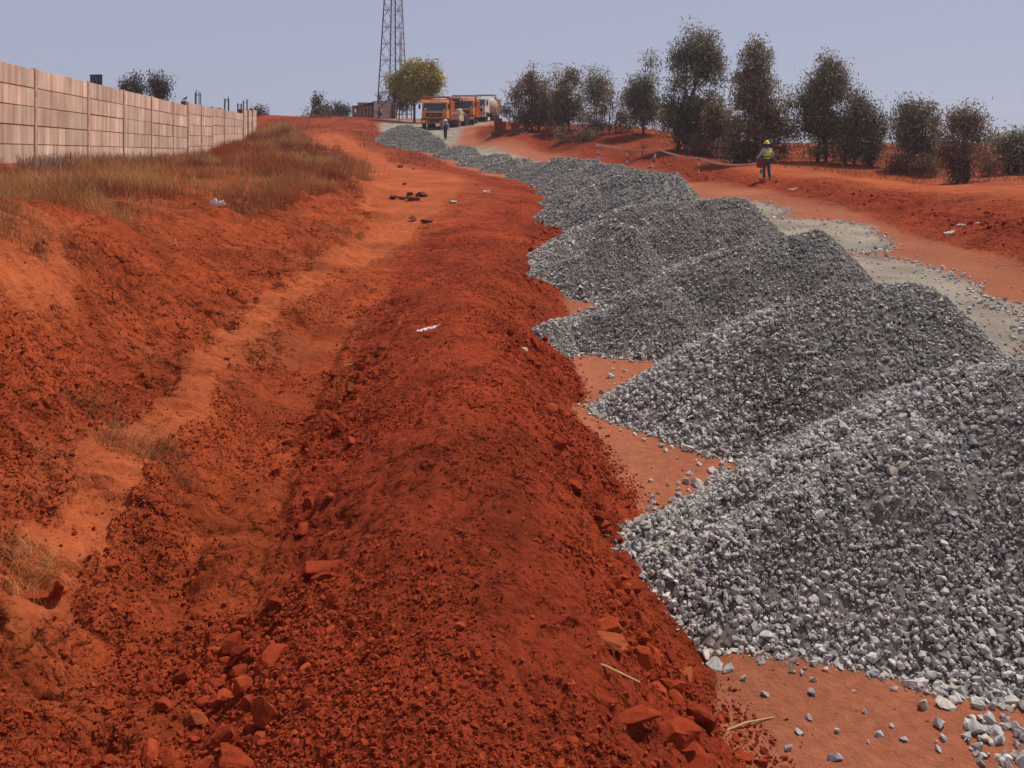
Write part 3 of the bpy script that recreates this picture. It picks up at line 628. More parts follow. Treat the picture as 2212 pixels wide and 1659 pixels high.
dn = fbm(x, y, 1.6, 4, 14); dn = dn + .7 * fbm(x, y, .45, 2, 15); k = RNG.random(len(x)) < np.clip(.55 + 1.9 * dn, .04, 1); x, y, dn = x[k], y[k], dn[k]
if len(x) > 120000: x, y, dn = x[:120000], y[:120000], dn[:120000]
m = len(x); st = np.clip(.42 + .22 * (y < 24) + 2.4 * fbm(x, y, 2.3, 3, 19) + .25 * (y < 20), 0, 1)[:, None]; dk = np.clip(2.6 * fbm(x, y, 1.9, 3, 23), 0, .8)[:, None]
col = (RUST * (1 - st) + STRAW * st) * (1 - dk) + DKBR * dk; col = col * RNG.uniform(.7, 1.3, (m, 1))
h = (.14 + .34 * np.clip(dn + .35, 0, 1)) * RNG.uniform(.4, 1.4, m) * .88 * (1 + .012 * (y - 15))
gparts = [blades(np.stack([x, y, T(x, y) - .02], 1), h, .0055 * y / 12 + .002, h * RNG.uniform(.1, .8, m), col)]; print('grass', m)
# thin grass in the field at the right, among the trees
N = 90000; y = np.exp(RNG.uniform(math.log(30), math.log(100), N)); x = RNG.uniform(-26, 50, N)
dn = fbm(x, y, 3, 4, 114); bt = np.interp(y, [a[1] for a in bermT[1:]], [a[0] for a in bermT[1:]])
ro, wi, pa, ag = zones(x, y); k = ((x > bt + .4) | ((x < -4) & (y > 48))) & (~ro) & (~pa) & (RNG.random(N) < np.clip(.12 + 1.8 * dn, 0, 1)) & ((y < 84) | (x < 0)); x, y = x[k], y[k]; m = len(x)
col = (RUST * .9) * RNG.uniform(.6, 1.3, (m, 1)); h = .25 * RNG.uniform(.5, 1.5, m)
gparts.append(blades(np.stack([x, y, T(x, y) - .02], 1), h, .0006 * y, h * RNG.uniform(.1, .8, m), col))
V, Fc, C = join3(gparts)
tag(mesh_np('dry_grass', V, Fc, M_BLADE, attrs={'tone': C}), 'rusty and straw coloured dry grass below the concrete wall and in the field', 'grass', kind='stuff')
def tuft(px, py, wdt, n, hgt, label, colr, flat=.8):
    p = hit(px, py); r = np.sqrt(RNG.random(n)) * wdt; a = RNG.uniform(0, 6.283, n); x = p[0] + r * np.cos(a); y = p[1] + r * np.sin(a) * .7
    h = hgt * RNG.uniform(.5, 1.3, n); c = colr * RNG.uniform(.6, 1.4, (n, 1))
    V, Fc, C = blades(np.stack([x, y, T(x, y) - .01], 1), h, np.full(n, .0022 + p[1] * .0002), h * RNG.uniform(flat * .6, flat * 1.25, n), c, 4)
    tag(mesh_np('grass_tuft', V, Fc, M_BLADE, attrs={'tone': C}, loc=tuple(p)), label, 'grass tuft', 'dry grass tufts on the bench')
tuft(320, 985, .34, 650, .16, 'brown dry grass tuft with straw stalks in the middle of the bench', np.array((.30, .13, .05)))
tuft(205, 905, .24, 350, .12, 'small grey-brown dry grass tuft at the foot of the bank', np.array((.30, .14, .065)))
tuft(35, 1250, .2, 520, .10, 'pale straw tuft at the left edge above the clay slab', np.array((.60, .34, .12)))
tuft(270, 935, .28, 140, .08, 'thin flattened straw between the two brown tufts', np.array((.45, .28, .14)), 1.1)
tuft(120, 512, .55, 260, .26, 'thin dark tuft on the bare ledge at the left', np.array((.30, .13, .06)))
tuft(10, 495, .4, 300, .42, 'tall tuft on the ledge cut by the left edge', np.array((.28, .15, .06)))
# roots and stubble hanging below the wall
N = 2600; t = RNG.random(N); x = -13.0 - 3.2 * t - 0 * t; y = 21.5 + 22 * t ** 1.2; x = x + .75 + RNG.uniform(-.25, .35, N)
V, Fc, C = blades(np.stack([x, y, T(x, y) - .05], 1), RNG.uniform(.2, .55, N), RNG.uniform(.02, .05, N), RNG.uniform(.02, .12, N), np.array((.42, .27, .20)) * RNG.uniform(.5, 1.2, (N, 1)))
tag(mesh_np('cut_stubble', V, Fc, M_BLADE, attrs={'tone': C}), 'pale upright stubble and roots along the foot of the wall', 'stubble', kind='stuff')

# ------------------------------------------------------------------ the concrete panel wall at the left
def wall_mat(name, base):
    m, t, p = mat_new(name)
    tc = t.nodes.new('ShaderNodeTexCoord'); mp = t.nodes.new('ShaderNodeMapping'); mp.inputs['Scale'].default_value = (2.6, 2.6, .22)
    n1 = t.nodes.new('ShaderNodeTexNoise'); n1.inputs['Scale'].default_value = 1.6; n1.inputs['Detail'].default_value = 5
    n2 = t.nodes.new('ShaderNodeTexNoise'); n2.inputs['Scale'].default_value = 1.1; n2.inputs['Detail'].default_value = 7
    t.links.new(tc.outputs['Object'], mp.inputs[0]); t.links.new(mp.outputs[0], n1.inputs['Vector']); t.links.new(tc.outputs['Object'], n2.inputs['Vector'])
    oi = t.nodes.new('ShaderNodeObjectInfo')
    r1 = t.nodes.new('ShaderNodeValToRGB'); e = r1.color_ramp.elements
    e[0].position = .34; e[0].color = (*(np.array(base) * np.array((.78, .62, .55))), 1); e[1].position = .66; e[1].color = (*np.minimum(np.array(base) * 1.25, .8), 1)
    el = r1.color_ramp.elements.new(.5); el.color = (*base, 1)
    t.links.new(n1.outputs[0], r1.inputs[0])
    mr = t.nodes.new('ShaderNodeMapRange'); mr.inputs[1].default_value = .4; mr.inputs[2].default_value = .75; mr.inputs[4].default_value = .38
    t.links.new(n2.outputs[0], mr.inputs[0])
    mx = t.nodes.new('ShaderNodeMix'); mx.data_type = 'RGBA'; mx.inputs[7].default_value = (.42, .17, .10, 1)
    t.links.new(mr.outputs[0], mx.inputs[0]); t.links.new(r1.outputs[0], mx.inputs[6])
    m2 = t.nodes.new('ShaderNodeMix'); m2.data_type = 'RGBA'; m2.blend_type = 'MULTIPLY'; m2.inputs[0].default_value = 1
    ma = t.nodes.new('ShaderNodeMapRange'); ma.inputs[3].default_value = .86; ma.inputs[4].default_value = 1.1
    t.links.new(oi.outputs['Random'], ma.inputs[0]); t.links.new(mx.outputs[2], m2.inputs[6]); t.links.new(ma.outputs[0], m2.inputs[7])
    sx = t.nodes.new('ShaderNodeSeparateXYZ'); t.links.new(tc.outputs['Object'], sx.inputs[0])
    def mt(op, *a):
        q = t.nodes.new('ShaderNodeMath'); q.operation = op
        for i_, v_ in enumerate(a):
            if isinstance(v_, (int, float)): q.inputs[i_].default_value = v_
            else: t.links.new(v_, q.inputs[i_])
        return q.outputs[0]
    u_ = mt('ADD', mt('MULTIPLY', sx.outputs[0], 1.9), mt('MULTIPLY', oi.outputs['Random'], 37.)); u_ = mt('ADD', u_, mt('MULTIPLY', n2.outputs[0], .25))
    wn = t.nodes.new('ShaderNodeTexWhiteNoise'); wn.noise_dimensions = '1D'; t.links.new(mt('FLOOR', u_), wn.inputs['W'])
    sl_ = mt('ADD', mt('MULTIPLY', wn.outputs[0], .34), .83); ln_ = mt('SUBTRACT', 1., mt('MULTIPLY', mt('LESS_THAN', mt('FRACT', u_), .05), .22))
    m3 = t.nodes.new('ShaderNodeMix'); m3.data_type = 'RGBA'; m3.blend_type = 'MULTIPLY'; m3.inputs[0].default_value = 1
    t.links.new(m2.outputs[2], m3.inputs[6]); t.links.new(mt('MULTIPLY', sl_, ln_), m3.inputs[7])
    t.links.new(m3.outputs[2], p.inputs['Base Color']); p.inputs['Roughness'].default_value = .95
    b = t.nodes.new('ShaderNodeBump'); b.inputs['Strength'].default_value = .4; b.inputs['Distance'].default_value = .02
    t.links.new(n1.outputs[0], b.inputs['Height']); t.links.new(b.outputs[0], p.inputs['Normal'])
    return m
M_WALL = wall_mat('dusty_concrete', (.62, .43, .31)); M_POST = plain('concrete_post', (.55, .33, .23), .95, var=.2, bump=.3)
M_BRICK = plain('red_brick', (.20, .055, .033), .95, var=.35, scale=9, bump=.8, bscale=14)
M_BASE = plain('wall_footing', (.40, .13, .07), .95, var=.3, scale=3, bump=.6)
def wall_section(p0, p1, t0, t1, nb, label, steps=None, foot=.25, posts=None):
    """p0,p1: plan points; t0,t1: (base z, top z) at both ends"""
    p0, p1 = np.array(p0), np.array(p1); L = np.linalg.norm(p1 - p0); ang = math.atan2(*(p1 - p0)[::-1]); d = (p1 - p0) / L
    root = empty('boundary_wall', (p0[0], p0[1], t0[0]), ang, label, 'wall', 'sections of the concrete wall')
    posts = posts or [k / nb for k in range(nb + 1)]
    for k in range(len(posts)):
        s = posts[k] * L; zb = (t1[0] - t0[0]) * posts[k]; zt = (t1[1] - t0[0]) * posts[k] + (t0[1] - t0[0]) * (1 - posts[k])
        MB().box((s, 0, (zb + zt) / 2 - .2), (.13, .16, zt - zb + .46)).build('post', M_POST, root, bevel=.01)
    for k in range(len(posts) - 1):
        a, b = posts[k] * L + .085, posts[k + 1] * L - .085
        za, zb_ = (t1[0] - t0[0]) * posts[k], (t1[0] - t0[0]) * posts[k + 1]
        ta = (t1[1] - t0[1]) * posts[k] + t0[1] - t0[0]; tb = (t1[1] - t0[1]) * posts[k + 1] + t0[1] - t0[0]
        for c in range(5):
            g = .012; q0a = za + (ta - za) * c / 5 + g; q1a = za + (ta - za) * (c + 1) / 5 - (g if c < 4 else 0) + random.uniform(-.012, .012)
            q0b = zb_ + (tb - zb_) * c / 5 + g; q1b = zb_ + (tb - zb_) * (c + 1) / 5 - (g if c < 4 else 0) + random.uniform(-.012, .012)
            o = random.uniform(-.012, .012)
            MB().prism([(a, q0a), (b, q0b), (b, q1b), (a, q1a)], -.05 + o, .05 + o, 'y').build('panel', M_WALL, root, bevel=.006)
    # thin backing sheet added so that the open joints look dark, and the footing
    MB().prism([(0, -.1), (L, t1[0] - t0[0] - .1), (L, t1[1] - t0[0] - .06), (0, t0[1] - t0[0] - .06)], -.015, .015, 'y').build('joint_backing', M_BASE, root)
    MB().prism([(-.05, -foot - .5), (L + .05, t1[0] - t0[0] - foot - .5), (L + .05, t1[0] - t0[0]), (-.05, 0)], -.14, .14, 'y').build('footing', M_BASE, root)
    return root
def W2(px, y): q = atY(px, 300, y); return (q[0], q[1])
yA0, yA1 = 21.4, 40.5
A0, A1 = np.array((-13.05, yA0)), np.array((-15.8, yA1))
def on_line(px):                                             # where the wall's line is met by a column of the picture
    best = min(np.linspace(-.6, 1.5, 2600), key=lambda t: abs((lambda q: 1106 + F * q[0] / q[1])(A0 + (A1 - A0) * t) - px))
    return float(best)
tt = [on_line(px) for px in (-150, -45, 72, 187, 265, 325, 372, 403)]
L0 = A0 + (A1 - A0) * tt[0]; sp_ = 1 - 0
pw = [(t - tt[0]) / (tt[-1] - tt[0]) for t in tt]; L1 = A0 + (A1 - A0) * tt[-1]
zb0 = 2.9 - 58.7 / F * L0[1]; zt0 = 2.9 + 202 / F * L0[1]; zb1 = 2.9 - 45 / F * L1[1]; zt1 = 2.9 + 72 / F * L1[1]
wall_section(L0, L1, (zb0, zt0), (zb1, zt1), 7, 'longest and nearest section of the pinkish concrete panel wall, at the left edge', posts=pw, foot=.35)
secs = [(405, 457, 42.35, 49.5, 340, 335, 222, 233, 2, 'second section of the wall, just past the tall brick pillar'), (458, 482, 49.9, 54.5, 330, 325, 231, 237, 1, 'short third section of the stepped wall'),
        (484, 523, 54.9, 66, 323, 318, 238, 245.5, 2, 'fourth section of the stepped wall'), (525, 553, 66.4, 85, 310, 292, 237.5, 239, 3, 'last section of the stepped wall, at its far end')]
for x0, x1, ya, yb, b0, b1, c0, c1, nb, lab in secs:
    q0, q1 = atY(x0, b0, ya), atY(x1, b1, yb); u0, u1 = atY(x0, c0, ya), atY(x1, c1, yb)
    wall_section(q0[:2], q1[:2], (q0[2], u0[2]), (q1[2], u1[2]), nb, lab, foot=.5)
def pillar(px, py0, py1, y, wpx, label):
    b, t = atY(px, py0, y), atY(px, py1, y); wd = wpx / F * y * .97; H = t[2] - b[2]; m = MB()
    nbk = max(3, int(H / .11))
    for k in range(nbk):
        m.box((random.uniform(-.01, .01), random.uniform(-.01, .01), (k + .5) * H / nbk), (wd * random.uniform(.95, 1.02), wd * random.uniform(.95, 1.02), H / nbk * .93), Matrix.Rotation(random.uniform(-.03, .03), 3, 'Z'))
    m.box((0, 0, H / 2), (wd * .9, wd * .9, H * .98))
    return tag(m.build('brick_pillar', M_BRICK, loc=tuple(b)), label, 'pillar', 'brick pillars of the wall')
pillar(397.5, 345, 218, L1[1] + .3, 10, 'tallest dark brick pillar, with a bird on it'); pillar(452, 334, 231.5, 50.2, 9, 'dark brick pillar between the second and third wall sections')
pillar(474, 326, 233, 55., 8, 'dark brick pillar between the third and fourth wall sections'); pillar(520, 318, 235.5, 66.6, 8, 'dark brick pillar before the last wall section')
pillar(533, 315, 236.5, 71, 6, 'narrow brick pillar behind the last wall section'); pillar(542, 310, 234.5, 77, 6, 'narrow brick pillar nearest the far end of the wall')
# bird
M_BIRD = plain('bird_feather', (.05, .045, .05), .7)
def bird(p):
    r = empty('bird', p, R(30), 'small dark bird perched on the tallest brick pillar', 'bird')
    m = MB(); m.tube([(-.17, 0, .05), (-.10, 0, .075), (-.03, 0, .10), (.03, 0, .14), (.06, 0, .185), (.085, 0, .2), (.115, 0, .195)], [.008, .02, .045, .05, .035, .026, .004], 8)
    m.build('body', M_BIRD, r, smooth=True)
    for s in (-1, 1):
        MB().tube([(-.19, s * .02, .05), (-.08, s * .043, .09), (.02, s * .045, .135)], [.004, .02, .012], 6).build('wing', M_BIRD, r, smooth=True)
        MB().tube([(0, s * .015, .09), (.005, s * .015, 0), (.03, s * .015, 0)], .005, 5).build('leg', M_BIRD, r)
bird(tuple(atY(400, 218, L1[1] + .25)))
# steel bars and frames standing behind the wall
M_STEEL = plain('dark_steel', (.07, .075, .085), .55, .6); M_GALV = plain('galvanised_steel', (.36, .37, .40), .45, .7, var=.2)
def bars(px0, px1, py0, py1, y, ties, lab, n=2, h0=2.5):
    b = atY((px0 + px1) / 2, py0, y); t = atY((px0 + px1) / 2, py1, y); wd = (px1 - px0) / F * y * .97; zg = float(T(b[0], b[1])); H = t[2] - zg
    r = empty('reinforcing_bars', (b[0], b[1], zg), 0, lab, 'steel bars', 'steel bars rising behind the wall')
    for sx in (-1, 1):
        for sy in (-1, 1):
            MB().tube([(sx * wd / 2, sy * wd / 3, 0), (sx * wd / 2 + random.uniform(-.03, .03), sy * wd / 3, H * random.uniform(.93, 1))], .02 + .0002 * y, 6).build('bar', M_STEEL, r)
    for q in ties:
        z = atY(px0, q, y)[2] - zg; m = MB()
        c = [(-wd / 2, -wd / 3, z), (wd / 2, -wd / 3, z), (wd / 2, wd / 3, z), (-wd / 2, wd / 3, z), (-wd / 2, -wd / 3, z)]
        m.tube(c, .02, 5).build('tie', M_STEEL, r)
bars(422, 432, 230, 193, 58, (205,), 'steel column bars with one tie, left of the stepped wall'); bars(485, 494, 240, 208, 76, (220, 215), 'steel column bars above the fourth wall section')
bars(526, 534, 240, 214, 92, (222,), 'steel column bars above the last wall section'); bars(514, 521, 240, 222, 90, (226, 230), 'short steel bars left of the farthest ones')
def board():
    y = 62.; b = atY(209, 200, y); t = atY(209, 162, y); wd = 28 / F * y * .95; zg = float(T(b[0], b[1])); H = t[2] - zg; h0 = b[2] - zg - .1
    r = empty('billboard', (b[0], b[1], zg), R(-12), 'back of a dark slatted billboard on poles behind the wall', 'billboard')
    for x in (-wd * .36, wd * .36): MB().tube([(x, .1, 0), (x, .1, H * .97)], .05, 8).build('pole', M_STEEL, r)
    MB().box((0, 0, (h0 + H) / 2), (wd, .05, H - h0)).build('sheet', plain('weathered_sheet', (.13, .13, .15), .8, var=.5, scale=5), r)
    f = MB()
    for k in range(4): f.box((-wd / 2 + wd * k / 3, -.06, (h0 + H) / 2), (.07, .06, H - h0))
    for k in range(3): f.box((0, -.10, h0 + (H - h0) * k / 2), (wd + .08, .06, .06))
    f.build('frame', M_STEEL, r)
board()
# ------------------------------------------------------------------ trees
def ell(px, py, rx, ry, y):
    c = atY(px, py, y); k = y / F; return (c, rx * k * .97, ry * k * .93)
def tree(name, base, y, lobes, ncl0, label, col1, col2, lsz=.17, trunk_r=.09, group='trees beyond the road', dens=26, seed=0, hang=.6, trunks=1):
    rg = np.random.default_rng(seed + 500); q = atY(base[0], base[1], y); zg = float(T(q[0], q[1])); o = np.array((q[0], q[1], zg))
    ncl = int(ncl0 * 1.0); dens = int(dens * 2.1); E = [ell(*l, y) for l in lobes]; vol = np.array([e[1] ** 2 * e[2] for e in E]); vol = vol ** .75; vol /= vol.sum()
    root = empty(name, tuple(o), 0, label, 'tree', group)
    which = rg.choice(len(E), ncl, p=vol); u = rg.normal(size=(ncl, 3)); u /= np.linalg.norm(u, axis=1)[:, None]; rad = rg.random(ncl) ** .38
    C = np.array([E[k][0] for k in which]) + u * rad[:, None] * np.array([(E[k][1] * 1.2, E[k][1] * .9, E[k][2] * 1.02) for k in which])
    C = C[C[:, 2] > zg + .12]; gn = fbm(C[:, 0] + .6 * C[:, 1], C[:, 2] * .9 + .5 * C[:, 1], .95 * (y / 50), 2, seed); C = C[gn > -.16]; ncl = len(C)
    cs = rg.uniform(.6, 2.4, ncl)
    n = ncl * dens; ci = np.repeat(np.arange(ncl), dens)
    Pp = C[ci] + np.clip(rg.normal(size=(n, 3)), -1.5, 1.5) * np.array((.19, .19, .22)) * cs[ci][:, None] * (y / 50) ** .5
    Ld = rg.normal(size=(n, 3)) * .55; Ld[:, 2] -= hang; Ld /= np.linalg.norm(Ld, axis=1)[:, None]
    S = np.cross(Ld, rg.normal(size=(n, 3))); S /= np.linalg.norm(S, axis=1)[:, None]
    ln = lsz * rg.uniform(.6, 1.35, n)[:, None]; wd = ln * .17
    V = np.stack([Pp - Ld * ln / 2, Pp + S * wd, Pp + Ld * ln / 2, Pp - S * wd], 1).reshape(-1, 3)
    Fc = np.arange(n * 4).reshape(n, 4)
    m1 = np.clip(rg.random(ncl) * 1.1, 0, 1)[ci][:, None]
    low = np.clip(1 - (Pp[:, 2] - zg) / max(.5, (C[:, 2].max() - zg) * .55), 0, 1)[:, None]    # dust from the earth lies on the lower leaves
    cl = (np.array(col1) * (1 - m1) + np.array(col2) * m1) * rg.uniform(.6, 1.5, (n, 1)) * np.where(rg.random((n, 1)) < .1, 2.2, 1); cl = cl * (1 - .38 * low) + np.array((.19, .065, .035)) * .38 * low
    mesh_np('crown', V - o, Fc, M_LEAF, root, attrs={'tone': np.repeat(cl, 4, 0)})
    m = MB(); top = C[:, 2].max() - zg
    for k in range(trunks):
        ox = (k - (trunks - 1) / 2) * .5; tgt = E[k % len(E)][0] - o if trunks > 1 else C[np.argmax(C[:, 2])] - o
        tp = [(ox, 0, -.15)]; N = 6
        for j in range(1, N + 1):
            f = j / N; tp.append((ox * (1 - f) + tgt[0] * f ** 1.5 + rg.normal() * .05, tgt[1] * f + rg.normal() * .05, tgt[2] * f * .95))
        m.tube(tp, [trunk_r * (1 - .85 * j / N) for j in range(N + 1)], 7)
    m.build('trunk', M_BARK, root, smooth=True)
    bm_ = MB()
    for j in rg.choice(ncl, min(ncl, 26), replace=False):
        c = C[j] - o; z0 = max(.15, c[2] * rg.uniform(.35, .7)); f = z0 / max(top, .1); a = np.array((tgt[0] * f ** 1.5 if trunks == 1 else tgt[0] * f, 0, z0))
        mid = (a + c) / 2 + np.array((0, 0, .1)); bm_.tube([tuple(a), tuple(mid), tuple(c)], [trunk_r * .35, trunk_r * .22, .008], 5, caps=False)
    bm_.build('branches', M_BARK, root)
    return root
EU1, EU2 = (.125, .118, .062), (.25, .205, .125); DU1, DU2 = (.17, .105, .055), (.25, .16, .09)
tree('eucalyptus_tree', (1152,283), 70, [(1100,215,22,24),(1090,240,14,18),(1148,182,28,22),(1140,225,45,38),(1180,215,22,42),(1150,160,7,12),(1170,255,35,22),(1120,255,25,20)], 380, 'wide dark tree at the left end of the row, beside the brick stacks', DU1, DU2, .2, .1, seed=1, trunks=3)
tree('eucalyptus_tree', (1205,275), 76, [(1196,158,6,12),(1198,182,12,16),(1200,215,18,30),(1203,250,18,25)], 110, 'slim tree with a thin pointed tip, behind the wide tree', EU1, EU2, .2, .07, seed=2)
tree('eucalyptus_tree', (1222,283), 68, [(1231,158,12,14),(1233,180,20,20),(1228,212,30,28),(1236,248,36,30),(1215,250,20,25)], 260, 'cone shaped tree, third from the left in the row', EU1, DU2, .2, .09, seed=3, trunks=2)
tree('eucalyptus_tree', (1290,283), 66, [(1284,165,12,12),(1297,165,8,12),(1291,185,22,16),(1288,210,16,18)], 110, 'thin tree with a bare lower stem', EU1, EU2, .18, .06, seed=4)
tree('eucalyptus_bush', (1322,292), 64, [(1320,205,16,18),(1330,235,34,34),(1305,258,28,28),(1345,262,24,26),(1275,262,20,26)], 230, 'loose bushy growth between the thin tree and the tall dark ones', DU1, DU2, .18, .07, seed=5, trunks=2)
tree('eucalyptus_tree', (1390,290), 62, [(1384,122,10,14),(1404,128,10,12),(1390,148,24,22),(1388,180,28,28),(1382,215,32,30),(1400,245,32,30)], 330, 'tall narrow dark tree left of the tallest one', EU1, EU2, .19, .1, seed=6)
tree('eucalyptus_tree', (1480,325), 54, [(1492,72,12,14),(1525,84,17,20),(1507,108,40,24),(1475,135,28,25),(1515,142,42,30),(1540,125,14,18),(1500,180,62,34),(1490,225,55,40),(1470,270,38,40),(1515,270,42,40),(1505,305,35,20)], 900, 'tallest and densest dark tree, in the middle of the row', EU1, EU2, .18, .13, seed=7, trunks=3)
tree('eucalyptus_bush', (1550,305), 52, [(1545,235,22,20),(1552,262,32,30),(1560,300,30,22),(1530,318,35,15)], 190, 'round low bush at the foot of the tallest tree', DU1, DU2, .17, .06, seed=8)
tree('eucalyptus_tree', (1630,350), 47, [(1637,94,9,14),(1634,120,22,16),(1662,122,10,9),(1640,150,30,20),(1615,175,28,22),(1650,180,34,28),(1690,160,26,26),(1620,220,42,32),(1665,225,42,34),(1690,205,24,20),(1625,275,52,34),(1680,275,42,36),(1620,320,45,22),(1665,330,30,16)], 900, 'tall brownish tree right behind the worker in the yellow helmet', DU1, EU2, .16, .12, seed=9, trunks=3)
tree('eucalyptus_tree', (1775,350), 47, [(1790,126,14,14),(1788,150,24,20),(1808,165,18,22),(1785,185,38,28),(1812,200,16,20),(1765,222,40,28),(1800,230,30,28),(1765,275,42,34),(1800,280,36,30),(1770,320,32,24)], 640, 'tall dark tree, second right of the worker', EU1, EU2, .16, .11, seed=10, trunks=2)
tree('eucalyptus_tree', (1835,356), 46, [(1848,215,12,12),(1862,228,14,14),(1855,250,32,22),(1878,262,22,22),(1850,290,36,30),(1885,285,22,24),(1912,268,13,14),(1925,300,8,10),(1830,330,26,18)], 330, 'shorter spreading tree right of the tall dark pair', EU1, EU2, .15, .08, seed=11, trunks=2)
tree('eucalyptus_bush', (1880,350), 45.5, [(1882,312,20,22),(1880,338,18,12)], 70, 'small dense bush under the shorter spreading tree', EU1, EU2, .15, .06, seed=12)
tree('eucalyptus_tree', (1985,365), 44, [(1965,238,24,16),(2000,240,18,16),(2018,262,14,18),(1980,262,40,24),(1985,300,42,30),(1950,285,14,22),(1990,335,34,24),(1965,355,30,12)], 430, 'broad tree standing apart, left one of the separate pair', EU1, EU2, .15, .09, seed=13, trunks=2)
tree('eucalyptus_tree', (2077,396), 38, [(2058,262,14,14),(2088,258,24,16),(2075,290,42,26),(2110,290,22,24),(2085,325,42,28),(2050,335,16,18),(2075,362,26,18),(2077,386,20,12)], 420, 'rounded tree standing apart, right one of the separate pair', EU1, DU2, .14, .08, seed=14, trunks=2)
tree('eucalyptus_tree', (2190,378), 42, [(2155,308,14,12),(2185,310,20,14),(2212,306,16,14),(2170,335,22,16),(2200,345,30,22),(2190,370,16,10)], 230, 'low straggly tree cut by the right edge', EU1, EU2, .15, .07, seed=15)
tree('low_shrub', (1590,342), 47.5, [(1580,325,26,16),(1600,338,22,10)], 60, 'low dusty shrub left of the brownish tree', DU1, DU2, .13, .03, seed=16, group='low shrubs in the field')
tree('low_shrub', (1268,300), 62, [(1268,292,20,9)], 30, 'low dark shrub behind the first striped stake', DU1, DU2, .15, .03, seed=17, group='low shrubs in the field')
tree('low_shrub', (1215,300), 64, [(1213,294,9,6)], 14, 'tiny dark shrub on the bank left of the stakes', DU1, EU2, .13, .02, seed=18, group='low shrubs in the field')
tree('low_shrub', (2010,372), 42, [(1995,358,22,10),(2020,362,18,8)], 40, 'reddish shrub between the two separate trees', DU1, (.2, .09, .05), .12, .02, seed=19, group='low shrubs in the field')
tree('low_shrub', (1945,368), 43, [(1940,358,20,10)], 34, 'reddish shrub left of the two separate trees', DU1, (.2, .09, .05), .12, .02, seed=20, group='low shrubs in the field')
tree('low_shrub', (2140,372), 41, [(2135,360,22,12)], 40, 'reddish shrub right of the rounded tree', DU1, (.2, .09, .05), .12, .02, seed=21, group='low shrubs in the field')
G1 = 'trees on the left skyline'
tree('skyline_tree', (281,225), 60, [(284,164,9,9),(277,178,14,11),(285,195,18,12)], 80, 'small tree behind the wall, left one of two', (.06, .065, .045), (.12, .1, .075), .2, .07, G1, seed=22)
tree('skyline_tree', (343,240), 60, [(336,180,10,9),(350,190,10,10),(340,203,16,10),(350,218,12,8),(333,220,8,6)], 80, 'small tree behind the wall, right one of two', (.06, .06, .045), (.13, .1, .075), .2, .07, G1, seed=23)
tree('skyline_tree', (672,252), 98, [(672,203,9,9),(672,220,18,13),(668,240,22,10)], 90, 'small dark tree alone on the skyline beyond the wall', (.05, .05, .03), (.1, .09, .06), .3, .1, G1, seed=24)
tree('skyline_bush', (722,252), 112, [(715,238,20,12),(735,242,15,9)], 90, 'rounded grey-green bush right of the small skyline tree', (.08, .09, .055), (.14, .13, .09), .32, .08, G1, seed=25)
tree('skyline_tree', (895,262), 98, [(900,150,24,13),(928,152,13,14),(855,176,14,9),(872,168,12,8),(892,178,34,18),(920,172,28,20),(938,186,16,11),(900,200,34,12)], 420, 'round crowned yellow-green tree behind the first orange truck', (.22, .17, .03), (.42, .32, .05), .3, .16, G1, seed=26, dens=30, hang=.2)
tree('skyline_bush', (862,256), 100, [(862,204,18,11),(870,224,12,14)], 70, 'sparse reddish bush under the round yellow-green crown', (.13, .06, .04), (.2, .1, .06), .25, .06, G1, seed=27)
tree('low_shrub', (566,252), 97, [(560,246,8,6),(572,248,6,4)], 26, 'dark red shrub on the skyline past the end of the wall', (.1, .045, .03), (.16, .07, .05), .25, .03, seed=28, group='low shrubs in the field')
tree('low_shrub', (700,252), 104, [(700,248,40,5)], 60, 'strip of dark low shrub on the skyline below the small tree', (.08, .045, .03), (.13, .07, .05), .22, .03, seed=29, group='low shrubs in the field')
def bare_tree(px, py, y, Htop, label, n=5, r0=.09, col=None, cat='tree', spread=.5, seed=0, name='bare_tree'):
    rg = random.Random(seed); q = atY(px, py, y); zg = float(T(q[0], q[1])); root = empty(name, (q[0], q[1], zg), 0, label, cat)
    m = MB(); tw = MB()
    def grow(p, d, L, r, dep):
        e = p + d * L; mid = p + d * L * .5 + Vector((rg.gauss(0, .04), rg.gauss(0, .04), 0)) * L
        (m if dep < 2 else tw).tube([p, mid, e], [r, r * .8, r * .6], 5, caps=False)
        if dep >= n: return
        for k in range(3 if dep else 4):
            nd = (d + Vector((rg.gauss(0, spread), rg.gauss(0, spread), rg.uniform(-.05, .45)))).normalized()
            grow(p + d * L * rg.uniform(.55, 1), nd, L * rg.uniform(.6, .82), r * .58, dep + 1)
    grow(Vector((0, 0, -.1)), Vector((.05, 0, 1)), Htop * .3, r0, 0)
    m.build('trunk', col or M_BARK, root); tw.build('twigs', col or M_BARK, root)
M_DRY = plain('dry_red_twigs', (.17, .07, .045), .9)
bare_tree(818, 256, 103, 4.6, 'leafless branching tree in front of the small building', seed=4, spread=.5)
bare_tree(1386, 332, 53, 1.5, 'dry leafless red bush behind the tape', n=5, r0=.02, col=M_DRY, cat='bush', spread=.75, seed=5, name='bare_bush')
bare_tree(1360, 325, 54, 1.0, 'smaller dry red bush left of the larger dry one', n=5, r0=.018, col=M_DRY, cat='bush', spread=.8, seed=6, name='bare_bush')
bare_tree(1100, 268, 74, 2.6, 'pale leafless bush behind the brick stacks', n=5, r0=.03, col=plain('pale_twigs', (.3, .24, .2), .9), cat='bush', spread=.6, seed=7, name='bare_bush')

